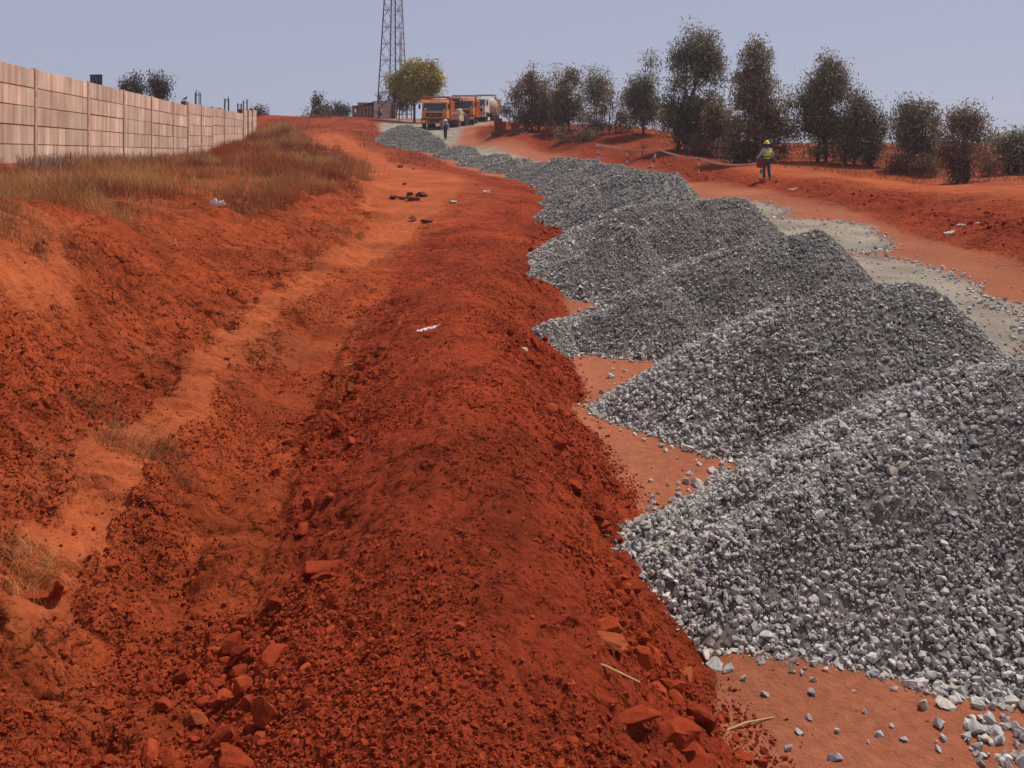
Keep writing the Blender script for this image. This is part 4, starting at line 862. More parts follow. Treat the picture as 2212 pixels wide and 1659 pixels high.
# ------------------------------------------------------------------ lorries on the hill
M_ORANGE = plain('orange_paint', (.78, .21, .012), .45, var=.12, scale=2, dirt=(.38, .14, .06), dirt_amt=.35); M_ORDK = plain('shaded_orange_bumper', (.42, .10, .02), .6, var=.2, scale=3)  # the second orange is darkened to paint in the shade on the truck fronts
M_GLASSD = plain('windscreen', (.012, .016, .026), .08, var=.1, spec=.8); M_BLACK = plain('black_plastic', (.025, .022, .024), .6); M_TYRE = plain('tyre', (.03, .027, .027), .9, dirt=(.2, .08, .05), dirt_amt=.4)
M_WHITE = plain('white_paint', (.66, .63, .58), .5, var=.1, dirt=(.45, .3, .2), dirt_amt=.3); M_BEIGE = plain('beige_paint', (.46, .34, .23), .6, var=.15, dirt=(.45, .25, .15), dirt_amt=.4)
M_CHROME = plain('bare_metal', (.5, .5, .52), .3, .9); M_LAMP = plain('lamp_glass', (.6, .55, .45), .15); M_SKIN = plain('skin', (.09, .045, .03), .6); M_YREF = plain('yellow_sticker', (.75, .6, .03), .5)
def wheel(root, x, y, r, w_, name='wheel'):
    o = MB(); n = 20; prof = [(-w_ / 2, r * .62), (-w_ / 2, r * .93), (-w_ * .36, r), (w_ * .36, r), (w_ / 2, r * .93), (w_ / 2, r * .62)]
    v = []; f = []
    for k in range(n):
        a = 2 * math.pi * k / n
        for px_, rr in prof: v.append((x + px_, y + math.cos(a) * rr, r + math.sin(a) * rr))
    for k in range(n):
        for j in range(5): f.append((k * 6 + j, ((k + 1) % n) * 6 + j, ((k + 1) % n) * 6 + j + 1, k * 6 + j + 1))
    hub = MB(); hub.tube([(x - w_ * .35, y, r), (x + w_ * .35, y, r)], [r * .64, r * .64], 16); hub.tube([(x - w_ * .48, y, r), (x + w_ * .48, y, r)], [r * .25, r * .25], 10)
    t = o.add(v, f).build(name, M_TYRE, root); hub.build('rim', M_BLACK, t)
def lorry(px, base_py, y, label, W_=2.5, cabmat=M_ORANGE, bodymat=M_ORANGE, rz=0, H=3.25, low=M_ORDK, script='SINOTRUK', body=True, tank=False):
    q = atY(px, base_py, y); zg = float(T(q[0], q[1])); R0 = empty('dump_truck' if body else 'tank_truck', (q[0], q[1], zg), rz, label, 'truck', 'lorries waiting on the hill')
    hw = W_ / 2; yb = -1.0                                    # the front of the cab looks down the road, towards -y
    cabo = [(yb, 1.0), (yb - .03, 1.55), (yb + .10, 1.75), (yb + .30, 2.62), (yb + .55, 2.86), (yb + 1.9, 2.9), (yb + 1.95, 1.0)]
    MB().prism(cabo, -hw + .06, hw - .06, 'x').build('cab', cabmat, R0, bevel=.06)
    def inc(z): return yb + .10 + (z - 1.75) * .2 / .87
    ws = MB().add([(-hw + .17, inc(1.80) - .02, 1.80), (hw - .17, inc(1.80) - .02, 1.80), (hw - .22, inc(2.52) - .02, 2.52), (-hw + .22, inc(2.52) - .02, 2.52),
              (-hw + .17, inc(1.80) + .03, 1.80), (hw - .17, inc(1.80) + .03, 1.80), (hw - .22, inc(2.52) + .03, 2.52), (-hw + .22, inc(2.52) + .03, 2.52)],
             [(0, 1, 2, 3), (7, 6, 5, 4), (0, 4, 5, 1), (1, 5, 6, 2), (2, 6, 7, 3), (3, 7, 4, 0)]).build('windscreen', M_GLASSD, R0)
    for s in (-1, 1): MB().tube([(s * .35, inc(1.82) - .05, 1.83), (s * .35 + .45, inc(2.2) - .05, 2.15)], .012, 4).build('wiper', M_BLACK, ws)
    MB().box((-hw + .42, inc(1.95) - .03, 1.95), (.2, .01, .18), Matrix.Rotation(-.22, 3, 'X')).build('sticker', M_WHITE, ws)
    for s in (-1, 1):
        MB().prism([(yb + .38, 1.85), (yb + 1.2, 1.85), (yb + 1.2, 2.5), (yb + .55, 2.5)], s * (hw - .07), s * (hw - .045), 'x').build('side_window', M_GLASSD, R0)
    g = MB().box((-.05, yb - .03, 1.38), (1.62, .06, .38)).build('grille', M_BLACK, R0, bevel=.02)
    for k in range(3): MB().box((-.05, yb - .07, 1.28 + .1 * k), (1.5, .02, .02)).build('grille_bar', M_BLACK, g)
    if script:
        cu = bpy.data.curves.new('letters', 'FONT'); cu.body = script; cu.size = .15; cu.extrude = .012; cu.align_x = 'CENTER'; cu.space_character = 1.5
        tmp = bpy.data.objects.new('letters', cu); COL.objects.link(tmp)
        bpy.context.view_layer.update(); me = bpy.data.meshes.new_from_object(tmp.evaluated_get(bpy.context.evaluated_depsgraph_get())); bpy.data.objects.remove(tmp)
        me.materials.clear(); me.materials.append(M_CHROME); lo = bpy.data.objects.new('lettering', me); COL.objects.link(lo); lo.parent = R0
        lo.rotation_euler = (R(90), 0, 0); lo.location = (-.05, yb - .09, 1.31)
    bumper = MB().box((0, yb - .02, .74), (W_, .34, .42)).build('bumper', low, R0, bevel=.05)
    MB().box((0, yb - .20, .93), (W_ * .96, .02, .03)).build('seam', M_BLACK, bumper)
    for s in (-1, 1):
        h = MB().box((s * (hw - .27), yb - .2, .72), (.36, .05, .2)).build('headlight', M_LAMP, R0, bevel=.03)
        MB().box((s * (hw - .17), yb - .03, 1.3), (.22, .08, .46)).build('corner_panel', cabmat, R0, bevel=.03)
        a = MB(); a.tube([(s * (hw - .04), yb + .3, 2.6), (s * (hw + .16), yb + .1, 2.55), (s * (hw + .16), yb + .1, 1.9)], .02, 6); a.build('mirror_arm', M_BLACK, R0)
        MB().box((s * (hw + .17), yb + .08, 2.2), (.2, .07, .42)).build('mirror', M_BLACK, R0, bevel=.02)
        MB().box((s * (hw - .2), yb + .9, .55), (.3, .5, .35)).build('step', M_BLACK, R0)
    rm = MB().tube([(hw - .3, inc(1.78) - .03, 1.78), (hw - .3, inc(1.78) - .2, 1.86)], .015, 6).build('front_mirror', M_LAMP, R0); MB().box((hw - .3, inc(1.78) - .24, 1.88), (.16, .06, .16)).build('glass', M_LAMP, rm)
    MB().box((hw - .16, inc(1.66) - .1, 1.62), (.14, .02, .1)).build('badge', M_YREF, R0)
    for k in (-.35, 0, .35): MB().box((k, yb + .5, 2.93), (.12, .1, .07)).build('roof_lamp', M_LAMP if False else M_BLACK, R0, bevel=.01)
    MB().box((0, 2.4, .85), (.9, 7.4, .28)).build('chassis', M_BLACK, R0)
    for s in (-1, 1):
        wheel(R0, s * (hw - .2), yb + .75, .52, .3)
        for yy in (3.3, 4.7): wheel(R0, s * (hw - .3), yy, .52, .52)
        MB().box((s * (hw - .05), yb + .8, 1.02), (.16, 1.3, .1)).build('mudguard', M_BLACK, R0)
    if body:
        b = MB(); b.box((0, 1.15, 1.95), (W_ + .1, .1, 2.1)); b.box((0, 6.2, 1.75), (W_ + .1, .1, 1.6)); b.box((0, 3.7, 1.0), (W_, 5.1, .14))
        for s in (-1, 1): b.box((s * (hw + .02), 3.7, 1.85), (.07, 5.1, 1.8))
        bo = b.build('dump_body', bodymat, R0, bevel=.015)
        ra = MB(); ra.box((0, 1.02, H - .06), (W_ + .22, .22, .14))
        for s in (-1, 1):
            ra.box((s * (hw + .04), 3.7, 2.78), (.14, 5.1, .12))
            for k in range(6): ra.box((s * (hw + .08), 1.4 + k * .9, 1.85), (.07, .1, 1.75))
            ra.box((s * (hw + .06), 1.05, 2.1), (.1, .2, 2.1))
        ra.prism([(.2, H), (1.15, H), (1.15, H - .1), (.2, H - .06)], -hw, hw, 'x'); ra.build('rim_rail', bodymat, bo)
    if tank:
        v = [(0, 1.1, 1.9), (0, 1.4, 1.9), (0, 4.5, 2.0), (0, 6, 1.8)]
        MB().tube(v, [.55, 1.12, 1.12, .6], 20).build('tank', M_BEIGE, R0, smooth=True)
    return R0
lorry(941.5, 277, 84.5, 'nearest orange dump truck, seen head on behind the walking man', W_=2.62, rz=R(-3))
lorry(1001, 268, 93, 'second orange dump truck, half hidden behind the road roller', W_=2.5, rz=R(-2))
lorry(1034, 268, 101, 'white cabbed tank truck behind the second orange one', W_=2.3, cabmat=M_WHITE, low=M_WHITE, rz=R(-14), script=None, body=False, tank=True)
lorry(1047, 266, 108, 'white cabbed dump truck with a beige body, at the back of the queue', W_=2.5, cabmat=M_WHITE, bodymat=M_BEIGE, low=M_WHITE, rz=R(-6), script=None)
def roller(px, py, y):
    q = atY(px, py, y); zg = float(T(q[0], q[1])); r = empty('road_roller', (q[0], q[1], zg), R(-8), 'road roller with a pale bonnet and smooth drum between the two orange trucks', 'road roller')
    M_CREAM = plain('cream_paint', (.60, .47, .30), .5, var=.15, dirt=(.4, .2, .12), dirt_amt=.4); M_DRUM = plain('rusty_drum', (.22, .11, .085), .5, .3, var=.3)
    MB().tube([(-.95, -1.2, .75), (.95, -1.2, .75)], .75, 28).build('drum', M_DRUM, r, smooth=False)
    f = MB()
    for s in (-1, 1): f.prism([(-2.05, .65), (-2.05, .9), (-1.4, 1.15), (.1, 1.15), (.1, .6), (-1.2, .55)], s * 1.0, s * 1.12, 'x')
    f.box((0, -2.02, .85), (2.2, .14, .3)); f.build('drum_frame', M_CREAM, r, bevel=.02)
    MB().prism([(-.2, .75), (-.2, 1.75), (.1, 1.9), (1.3, 1.9), (1.3, .75)], -.75, .75, 'x').build('bonnet', M_CREAM, r, bevel=.05)
    c = MB()
    for sx in (-.7, .7):
        for sy in (.2, 1.5): c.tube([(sx, sy, 1.7), (sx * .95, sy, 3.0)], .05, 6)
    c.build('cab_post', M_BLACK, r); MB().box((0, .85, 3.03), (1.65, 1.6, .12)).build('cab_roof', M_CREAM, r, bevel=.03)
    MB().box((0, .22, 2.4), (1.2, .02, 1.0)).build('cab_glass', M_GLASSD, r); MB().box((0, 1.0, 1.95), (.5, .5, .5)).build('seat', M_BLACK, r, bevel=.05)
    for s in (-1, 1): wheel(r, s * .8, 2.2, .7, .45)
    MB().box((0, 2.3, 1.25), (1.2, 1.6, .8)).build('engine_cover', M_CREAM, r, bevel=.06)
roller(978.5, 276.5, 88.5)
# ------------------------------------------------------------------ mast, building, brick stacks, posts
def mast():
    y = 115.; cx = 851.; b = atY(848.5, 250, y); zg = float(T(b[0], b[1])); kx = y / F * .96
    root = empty('lattice_tower', (b[0], b[1], zg), 0, 'tall steel lattice tower running out of the top of the picture', 'tower')
    def zof(py): return atY(850, py, y)[2] - zg
    Ht = 34.
    def rad(z): zt = zof(0); z2 = zof(210); return max(.35, (20.2 + (z - zt) * (32.5 - 20.2) / (z2 - zt)) * kx)
    def cxz(z): return (2.4 * (z - zof(105)) / zof(0)) * kx
    def node(k, z): a = R(20) + k * math.pi / 2; return Vector((cxz(z) + rad(z) * math.cos(a), rad(z) * math.sin(a), z))
    for k in range(4): MB().tube([node(k, z) for z in np.linspace(-.2, Ht, 12)], .085, 6).build('leg', M_GALV if k in (0,) else M_STEEL, root)
    hs = [zof(p) for p in (236, 200, 165.7, 130.5, 94.5, 58.6, 22)]; stp = hs[-1] - hs[-2]
    while hs[-1] + stp < Ht: hs.append(hs[-1] + stp)
    for k in range(4):
        m = MB()
        for i, z in enumerate(hs):
            a, c = node(k, z), node(k + 1, z); m.tube([a, c], .035, 4)
            mid = (a + c) / 2
            if i + 1 < len(hs):
                zm = (z + hs[i + 1]) / 2; u = (node(k, hs[i + 1]) + node(k + 1, hs[i + 1])) / 2
                for kk in (k, k + 1): m.tube([mid, node(kk, zm)], .035, 4); m.tube([u, node(kk, zm)], .035, 4)
        m.build('bracing', M_STEEL if k % 2 else M_GALV, root)
    l = MB(); p = [node(3, z) * .5 + node(0, z) * .5 for z in (zof(200), zof(10))]
    for s in (-.16, .16): l.tube([(p[0].x + s, p[0].y, p[0].z), (p[1].x + s, p[1].y, Ht)], .03, 4)
    for z in np.arange(p[0].z, Ht, .45):
        t = (z - p[0].z) / (Ht - p[0].z); x = p[0].x + (p[1].x - p[0].x) * t; yy = p[0].y + (p[1].y - p[0].y) * t; l.tube([(x - .16, yy, z), (x + .16, yy, z)], .02, 4)
    l.build('ladder', M_GALV, root)
    MB().prism([(-.05, zof(165)), (.05, zof(165)), (.05, zof(70)), (-.05, zof(70))], rad(10) * .62, rad(10) * .75, 'x').build('cable_tray', plain('white_tray', (.75, .75, .75), .5), root)
mast()
def house():
    y = 108.; b = atY(800, 252, y); zg = float(T(b[0], b[1])); r = empty('unfinished_building', (b[0], b[1] + 1, zg - .1), 0, 'low brick building with a tin roof at the foot of the tower', 'building')
    px = lambda p: (p - 800) / 1815 * y
    zz = lambda p: (252 - p) / 1897 * y + .1
    M_PL = plain('pale_plaster', (.58, .44, .37), .95, var=.25, scale=1.5, bump=.4); M_TIN = plain('rusty_tin', (.30, .16, .12), .6, .4, var=.3, scale=3)
    w1 = MB()
    for k in range(7):
        x = px(761) + (px(806) - px(761)) * k / 6; w1.box((x, 0, zz(224) / 2), (.28, .35, zz(224)))
    w1.box(((px(761) + px(806)) / 2, .1, .35), (px(806) - px(761), .2, .9)); w1.box(((px(761) + px(806)) / 2, .05, zz(228)), (px(806) - px(761) + .3, .3, .35))
    M_BR2 = plain('pale_brick', (.36, .17, .11), .95, var=.3, scale=5, bump=.5); w1.build('pillared_wall', M_BR2, r); MB().box(((px(761) + px(806)) / 2, 3.0, 1.1), (px(806) - px(761), .2, 2.2)).build('rear_wall', M_BR2, r)
    MB().add([(px(756), -.5, zz(229)), (px(808), -.5, zz(217)), (px(808), 4, zz(213)), (px(756), 4, zz(225)), (px(756), -.5, zz(227.5)), (px(808), -.5, zz(215.5)), (px(808), 4, zz(211.5)), (px(756), 4, zz(223.5))],
             [(3, 2, 1, 0), (4, 5, 6, 7), (0, 1, 5, 4), (1, 2, 6, 5), (2, 3, 7, 6), (3, 0, 4, 7)]).build('roof', M_TIN, r)
    g = MB(); x0, x1 = px(806), px(844); wx0, wx1, wz0, wz1 = px(816), px(823), zz(247), zz(240); top = zz(216)
    g.box(((x0 + wx0) / 2, -.3, top / 2), (wx0 - x0, .25, top)); g.box(((wx1 + x1) / 2, -.3, top / 2), (x1 - wx1, .25, top)); g.box(((wx0 + wx1) / 2, -.3, wz0 / 2), (wx1 - wx0, .25, wz0)); g.box(((wx0 + wx1) / 2, -.3, (wz1 + top) / 2), (wx1 - wx0, .25, top - wz1))
    g.box((x0 + .1, 1.7, top / 2), (.2, 3.6, top)); g.box((x1 - .1, 1.7, top / 2), (.2, 3.6, top)); g.build('gable_wall', M_PL, r)
    MB().box(((x0 + x1) / 2, 1.6, top + .04), (x1 - x0 + .2, 4, .08)).build('roof_slab', M_TIN, r)
    MB().box(((wx0 + wx1) / 2, -.15, (wz0 + wz1) / 2), (wx1 - wx0 - .02, .05, wz1 - wz0 - .02)).build('dark_window_hole', M_BLACK, r)  # black sheet painted in for the unlit inside of the window hole
    MB().box((px(847.5), -.4, .9), (.55, .5, 1.9)).build('brick_pier', M_BRICK, r)
house()
def frame():
    y = 106.; b = atY(874, 252, y); zg = float(T(b[0], b[1])); r = empty('post_frame', (b[0], b[1], zg), 0, 'open frame of thin dark posts and rails right of the small building', 'frame')
    px = lambda p: (p - 874) / 1815 * y
    for p, h in ((857, 1.9), (863, 1.9), (870, 1.9), (877, 1.9), (888, 1.8), (896, 1.7)): MB().tube([(px(p), 0, -.2), (px(p) + .03, 0, h)], .06, 6).build('post', M_BARK, r)
    for z in (.6, 1.2, 1.75): MB().tube([(px(856), -.05, z), (px(897), -.05, z - .05)], .03, 5).build('rail', M_BARK, r)
frame()
def brick_stack(px, py, wpx, hpx, y, label, seed):
    rg = random.Random(seed); q = hit(px, py) if y is None else atY(px, py, y); zg = float(T(q[0], q[1])); wd = wpx / 1815 * q[1]; H = hpx / 1897 * q[1]; m = MB(); n = int(H / .11)
    for k in range(n):
        nb = max(2, int(wd / .24))
        for j in range(nb):
            for jj in (0, 1):
                m.box((-wd / 2 + (j + .5) * wd / nb + rg.uniform(-.012, .012), jj * .3 + rg.uniform(-.02, .02), (k + .5) * .11 - .1), (wd / nb - .015, .26, .1), Matrix.Rotation(rg.uniform(-.06, .06), 3, 'Z'))
    tag(m.build('brick_stack', M_BRICK, loc=(q[0], q[1], zg)), label, 'brick stack', 'stacks of dark red bricks')
brick_stack(1076, 282, 17, 40, 69, 'tallest stack of dark red bricks, left of the three', 1); brick_stack(1088.5, 283, 9, 31, 68, 'narrow lower brick stack touching the tallest one', 2)
brick_stack(1113.5, 286, 18, 31, 67, 'squat brick stack with a dark gap on its left, right of the three', 3); brick_stack(1064, 279, 6, 14, 70, 'low pile of bricks at the left foot of the tallest stack', 4)
for k, (a, b) in enumerate([(1128, 284), (1134, 288), (1141, 286), (1146, 292), (1122, 290)]):
    lump('rubble_stone', hit(a, b, 20), .2, (.42, .2, .14), 'pale rubble at the foot of the squat brick stack', 'rubble', 'rubble by the brick stacks', temps=CL_B, mat=M_CLOD, seed=k, sq=(1.3, 1, .7))
# ------------------------------------------------------------------ striped stakes and tape
M_REDP = plain('red_band', (.36, .03, .025), .6, var=.2); M_WHB = plain('white_band', (.72, .68, .64), .6, dirt=(.5, .3, .2), dirt_amt=.3); M_TAPE = plain('pale_tape', (.78, .62, .5), .5, var=.25, scale=2.5, dirt=(.6, .12, .08), dirt_amt=.6)
M_CON = plain('stake_foot_concrete', (.55, .42, .36), .9)
STK = []
def stake(tx, ty, bx, by, label, foot=True, nb=5, wd=.05, first_white=True):
    p = hit(bx, by, 10); t = atY(tx, ty, p[1]); r = empty('striped_stake', tuple(p), 0, label, 'stake', 'red and white striped stakes'); d = Vector(t - p)
    for k in range(nb):
        a, b = d * (k / nb), d * ((k + 1) / nb); MB().tube([a - d * .0 if k else a - Vector((0, 0, .05)), b], wd, 8).build('band', M_WHB if ((nb - 1 - k) % 2 == 0) == first_white else M_REDP, r)
    if foot: MB().box((0, 0, .02), (.42, .16, .07), Matrix.Rotation(.3, 3, 'Z')).build('foot', M_CON, r, bevel=.01)
    STK.append(Vector(t)); return Vector(t)
s1 = stake(1289, 311, 1292.5, 343, 'upright striped stake, first on the left with tape tied to its top'); s2 = stake(1354.5, 330, 1354.5, 353, 'short striped stake standing free below the tape', nb=3)
s3 = stake(1416.5, 332, 1407.5, 361, 'striped stake leaning to the right, with a broken white foot', nb=3); s4 = stake(1510, 341, 1509, 374, 'thin striped stake carrying the middle of the long tape', foot=False, nb=4, wd=.04, first_white=False)
s5 = stake(1645, 357, 1641.5, 394, 'striped stake standing beside the worker in the yellow helmet', foot=False, nb=4, wd=.045)
def tape(a, b, sag, label, wd=.11, tw=.5):
    n = 26; v = []; f = []
    for k in range(n + 1):
        t = k / n; p = a.lerp(b, t) - Vector((0, 0, sag * 4 * t * (1 - t))); q = t * 7 * tw + .4
        for s in (-1, 1): v.append(p + Vector((0, math.cos(q) * .6, .55 + abs(math.sin(q)) * .45)) * wd / 2 * s)
    for k in range(n): f.append((2 * k, 2 * k + 1, 2 * k + 3, 2 * k + 2))
    o = MB().add(v, f).build('barrier_tape', M_TAPE); so_ = o.modifiers.new('thickness', 'SOLIDIFY'); so_.thickness = .004
    return tag(o, label, 'tape', 'pale barrier tape')
tw0 = hit(1423, 346, 10); twt = Vector(atY(1423, 323, tw0[1]))
tg = MB().tube([tuple(tw0), tuple(twt)], .018, 6).build('thin_stick', M_BARK); tag(tg, 'thin stick holding up the tape where it bends, left of the long sag', 'stick')
tape(s1, twt, .12, 'stretch of tape from the first striped stake to the thin stick'); tape(twt, s4, .10, 'stretch of tape sloping from the thin stick down to the middle stake')
hand_pt = Vector(atY(1643, 350, s5.y)); tape(s4, hand_pt, .22, 'long sagging stretch of tape ending at the worker')
tape(Vector(atY(1282, 330, s2.y + 3)), s2, .05, 'slack thin tape running to the short free stake', wd=.03)
# ------------------------------------------------------------------ people
def skin(name, J, E, mat, parent, lv=2, root=0):
    me = bpy.data.meshes.new(name); me.from_pydata([j[0] for j in J], E, []); o = bpy.data.objects.new(name, me); COL.objects.link(o); o.parent = parent
    m = o.modifiers.new('skin', 'SKIN'); m.use_smooth_shade = True
    for k, j in enumerate(J):
        r = j[1]; me.skin_vertices[0].data[k].radius = r if isinstance(r, tuple) else (r, r); me.skin_vertices[0].data[k].use_root = (k == root)
    s = o.modifiers.new('sub', 'SUBSURF'); s.levels = lv; s.render_levels = lv; me.materials.append(mat); return o
def helmet(root, c, mat, yaw=0):
    n = 16; v = []; f = []; prof = [(.155, -.005), (.150, .012), (.128, .012), (.125, .05), (.105, .10), (.06, .135), (.0, .147)]
    for k in range(n):
        a = 2 * math.pi * k / n; fr = 1 + .22 * max(0, math.cos(a - yaw)) ** 3
        for j, (r_, z) in enumerate(prof): q = r_ * (fr if j < 2 else 1); v.append((c[0] + q * math.cos(a) * .95, c[1] + q * math.sin(a), c[2] + z))
    m_ = len(prof)
    for k in range(n):
        for j in range(m_ - 1): f.append((k * m_ + j, ((k + 1) % n) * m_ + j, ((k + 1) % n) * m_ + j + 1, k * m_ + j + 1))
    return MB().add(v, f).build('helmet', mat, root, smooth=True)
def hand(J, E, wi, wp, d, side, curl=.6):
    """palm and five fingers grown from joint wi at wp, pointing along d; side = direction of the thumb"""
    d = Vector(d).normalized(); side = Vector(side).normalized(); side = (side - d * side.dot(d)).normalized(); nrm = d.cross(side)
    p = Vector(wp); J.append((tuple(p + d * .05), (.035, .018))); pi = len(J) - 1; E.append((wi, pi))
    for k, L in enumerate((.075, .085, .08, .062)):
        a = p + d * .085 + side * (.03 - .02 * k); b = a + d * L * .5 + nrm * L * .2 * curl; c = b + (d * (1 - curl) + nrm * curl) * L * .5
        J.append((tuple(a), .009)); J.append((tuple(b), .0085)); J.append((tuple(c), .007)); n_ = len(J); E += [(pi, n_ - 3), (n_ - 3, n_ - 2), (n_ - 2, n_ - 1)]
    a = p + d * .03 + side * .04; b = a + (d + side * .5) * .035; J.append((tuple(a), .012)); J.append((tuple(b), .010)); n_ = len(J); E += [(pi, n_ - 2), (n_ - 2, n_ - 1)]
def person(p, H, J0, mats, label, rz, yaw, helmet_mat, vest=None, coat=None, group=None):
    """J0 gives the posed joints for a 1.72 m figure facing -y"""
    r = empty('person', tuple(p), rz, label, 'person', group); k = H / 1.75; r.scale = (k, k, k)
    j = J0; V = lambda n: Vector(j[n])
    J = [(j['pelvis'], (.14, .10)), (j['waist'], (.13, .09)), (j['chest'], (.155, .105)), (j['neck0'], (.075, .06)), (j['neck'], (.055, .058)), (j['chin'], (.072, .085)), (j['head'], (.082, .10)), (j['crown'], (.06, .07))]
    E = [(0, 1), (1, 2), (2, 3), (3, 4), (4, 5), (5, 6), (6, 7)]
    for s in 'LR':
        n = len(J); J += [(j['sh' + s], .062), (j['el' + s], .042), (j['wr' + s], .027)]; E += [(2, n), (n, n + 1), (n + 1, n + 2)]
        dd = V('wr' + s) - V('el' + s); hand(J, E, n + 2, j['wr' + s], dd, j.get('thumb' + s, (0, -1, .2)), .5)
        n = len(J); J += [(j['hip' + s], .085), (j['kn' + s], .056), (j['an' + s], .038), (j['heel' + s], .035), (j['toe' + s], (.04, .022))]; E += [(0, n), (n, n + 1), (n + 1, n + 2), (n + 2, n + 3), (n + 3, n + 4)]
    skin('body', J, E, M_SKIN, r, 1)
    # face
    hd = V('head'); fw = Vector((math.cos(yaw), math.sin(yaw), 0)); sd_ = Vector((-fw.y, fw.x, 0))
    MB().tube([hd + fw * .09 + Vector((0, 0, -.0)), hd + fw * .118 + Vector((0, 0, -.035)), hd + fw * .09 + Vector((0, 0, -.045))], [.008, .014, .008], 6).build('nose', M_SKIN, r, smooth=True)
    for s in (-1, 1):
        MB().tube([hd + sd_ * s * .078 + Vector((0, 0, .01)), hd + sd_ * s * .092 + Vector((0, 0, -.01)), hd + sd_ * s * .078 + Vector((0, 0, -.04))], [.012, .016, .01], 6).build('ear', M_SKIN, r, smooth=True)
        MB().tube([hd + fw * .088 + sd_ * s * .032, hd + fw * .097 + sd_ * s * .032], [.013, .006], 8).build('eye', M_WHITE, r, smooth=True)
    MB().tube([hd + fw * .092 + sd_ * -.028 + Vector((0, 0, -.07)), hd + fw * .1 + Vector((0, 0, -.072)), hd + fw * .092 + sd_ * .028 + Vector((0, 0, -.07))], .008, 6).build('mouth', plain('lips', (.12, .04, .035), .5), r, smooth=True)
    # clothes
    JT = [(j['pelvis'], (.165, .125)), (tuple(V('pelvis').lerp(V('waist'), .6)), (.15, .115))]; ET = [(0, 1)]
    for s in 'LR': n = len(JT); JT += [(j['hip' + s], .105), (j['kn' + s], .078), (tuple(V('kn' + s).lerp(V('an' + s), .93)), .066)]; ET += [(0, n), (n, n + 1), (n + 1, n + 2)]
    skin('trousers', JT, ET, mats['trousers'], r, 1)
    JS = [(tuple(V('pelvis').lerp(V('waist'), .3)), (.16, .12)), (j['waist'], (.155, .115)), (j['chest'], (.18, .13)), (tuple(V('chest').lerp(V('neck0'), .75)), (.12, .085))]; ES = [(0, 1), (1, 2), (2, 3)]
    for s in 'LR': n = len(JS); JS += [(j['sh' + s], .082), (j['el' + s], .062), (tuple(V('el' + s).lerp(V('wr' + s), .93)), .046)]; ES += [(2, n), (n, n + 1), (n + 1, n + 2)]
    skin('shirt', JS, ES, mats['shirt'], r, 1, 1)
    for s in 'LR': skin('shoe', [(tuple(V('an' + s) + Vector((0, 0, -.01))), .05), (tuple(V('heel' + s)), (.052, .045)), (tuple(V('heel' + s).lerp(V('toe' + s), .6)), (.052, .04)), (tuple(V('toe' + s)), (.045, .03))], [(0, 1), (1, 2), (2, 3)], mats['shoes'], r, 1)
    if vest:
        vm = skin('vest', [(tuple(V('pelvis') + Vector((0, 0, .0))), (.195, .155)), (j['waist'], (.19, .15)), (tuple(V('chest') + Vector((0, 0, -.02))), (.215, .165)), (tuple(V('chest').lerp(V('neck0'), .6)), (.16, .11))], [(0, 1), (1, 2), (2, 3)], vest, r, 2)
        w0 = V('waist'); n = 20; v = []; f = []
        for z, g in ((.0, .0), (.05, .0)):
            for q in range(n): a = 2 * math.pi * q / n; v.append((w0.x + math.cos(a) * .188, w0.y + math.sin(a) * .148, w0.z - .04 + z))
        for q in range(n): f.append((q, (q + 1) % n, n + (q + 1) % n, n + q))
        MB().add(v, f).build('belt', plain('dark_band', (.07, .06, .03), .7), vm)
    if coat:
        skin('coat', [(tuple(V('pelvis') + Vector((0, .02, -.18))), (.21, .12)), (j['pelvis'], (.2, .14)), (j['waist'], (.175, .13)), (j['chest'], (.2, .145)), (tuple(V('chest').lerp(V('neck0'), .7)), (.13, .09))], [(0, 1), (1, 2), (2, 3), (3, 4)], coat, r, 1)
    helmet(r, tuple(V('head') + Vector((0, 0, .035))), helmet_mat, yaw)
    return r
std = dict(pelvis=(0, 0, .93), waist=(0, 0, 1.08), chest=(0, 0, 1.28), neck0=(0, 0, 1.43), neck=(0, 0, 1.49), chin=(0, -.02, 1.55), head=(0, -.01, 1.61), crown=(0, 0, 1.68),
  shL=(.19, 0, 1.38), elL=(.27, .03, 1.1), wrL=(.27, -.06, .88), shR=(-.19, 0, 1.38), elR=(-.27, .03, 1.1), wrR=(-.27, -.06, .88),
  hipL=(.09, 0, .88), knL=(.1, -.02, .48), anL=(.1, .03, .09), heelL=(.1, .06, .04), toeL=(.11, -.13, .03), hipR=(-.09, 0, .88), knR=(-.1, -.02, .48), anR=(-.1, .03, .09), heelR=(-.1, .06, .04), toeR=(-.11, -.13, .03))
M_JEAN = plain('grey_blue_jeans', (.085, .085, .105), .9, var=.25, scale=8); M_HOOD = plain('grey_hoodie', (.42, .38, .38), .95, var=.12, scale=8); M_VEST = plain('yellow_green_vest', (.62, .78, .05), .8, var=.15, scale=9)
M_YHEL = plain('yellow_helmet', (.85, .52, .02), .35, var=.04); M_WHEL = plain('white_helmet', (.85, .84, .83), .3, var=.02); M_SHOE = plain('dusty_shoes', (.42, .14, .09), .9)
p = hit(1657, 389.5, 10); print('worker', p); Hw = (atY(1657, 305, p[1])[2] - p[2])
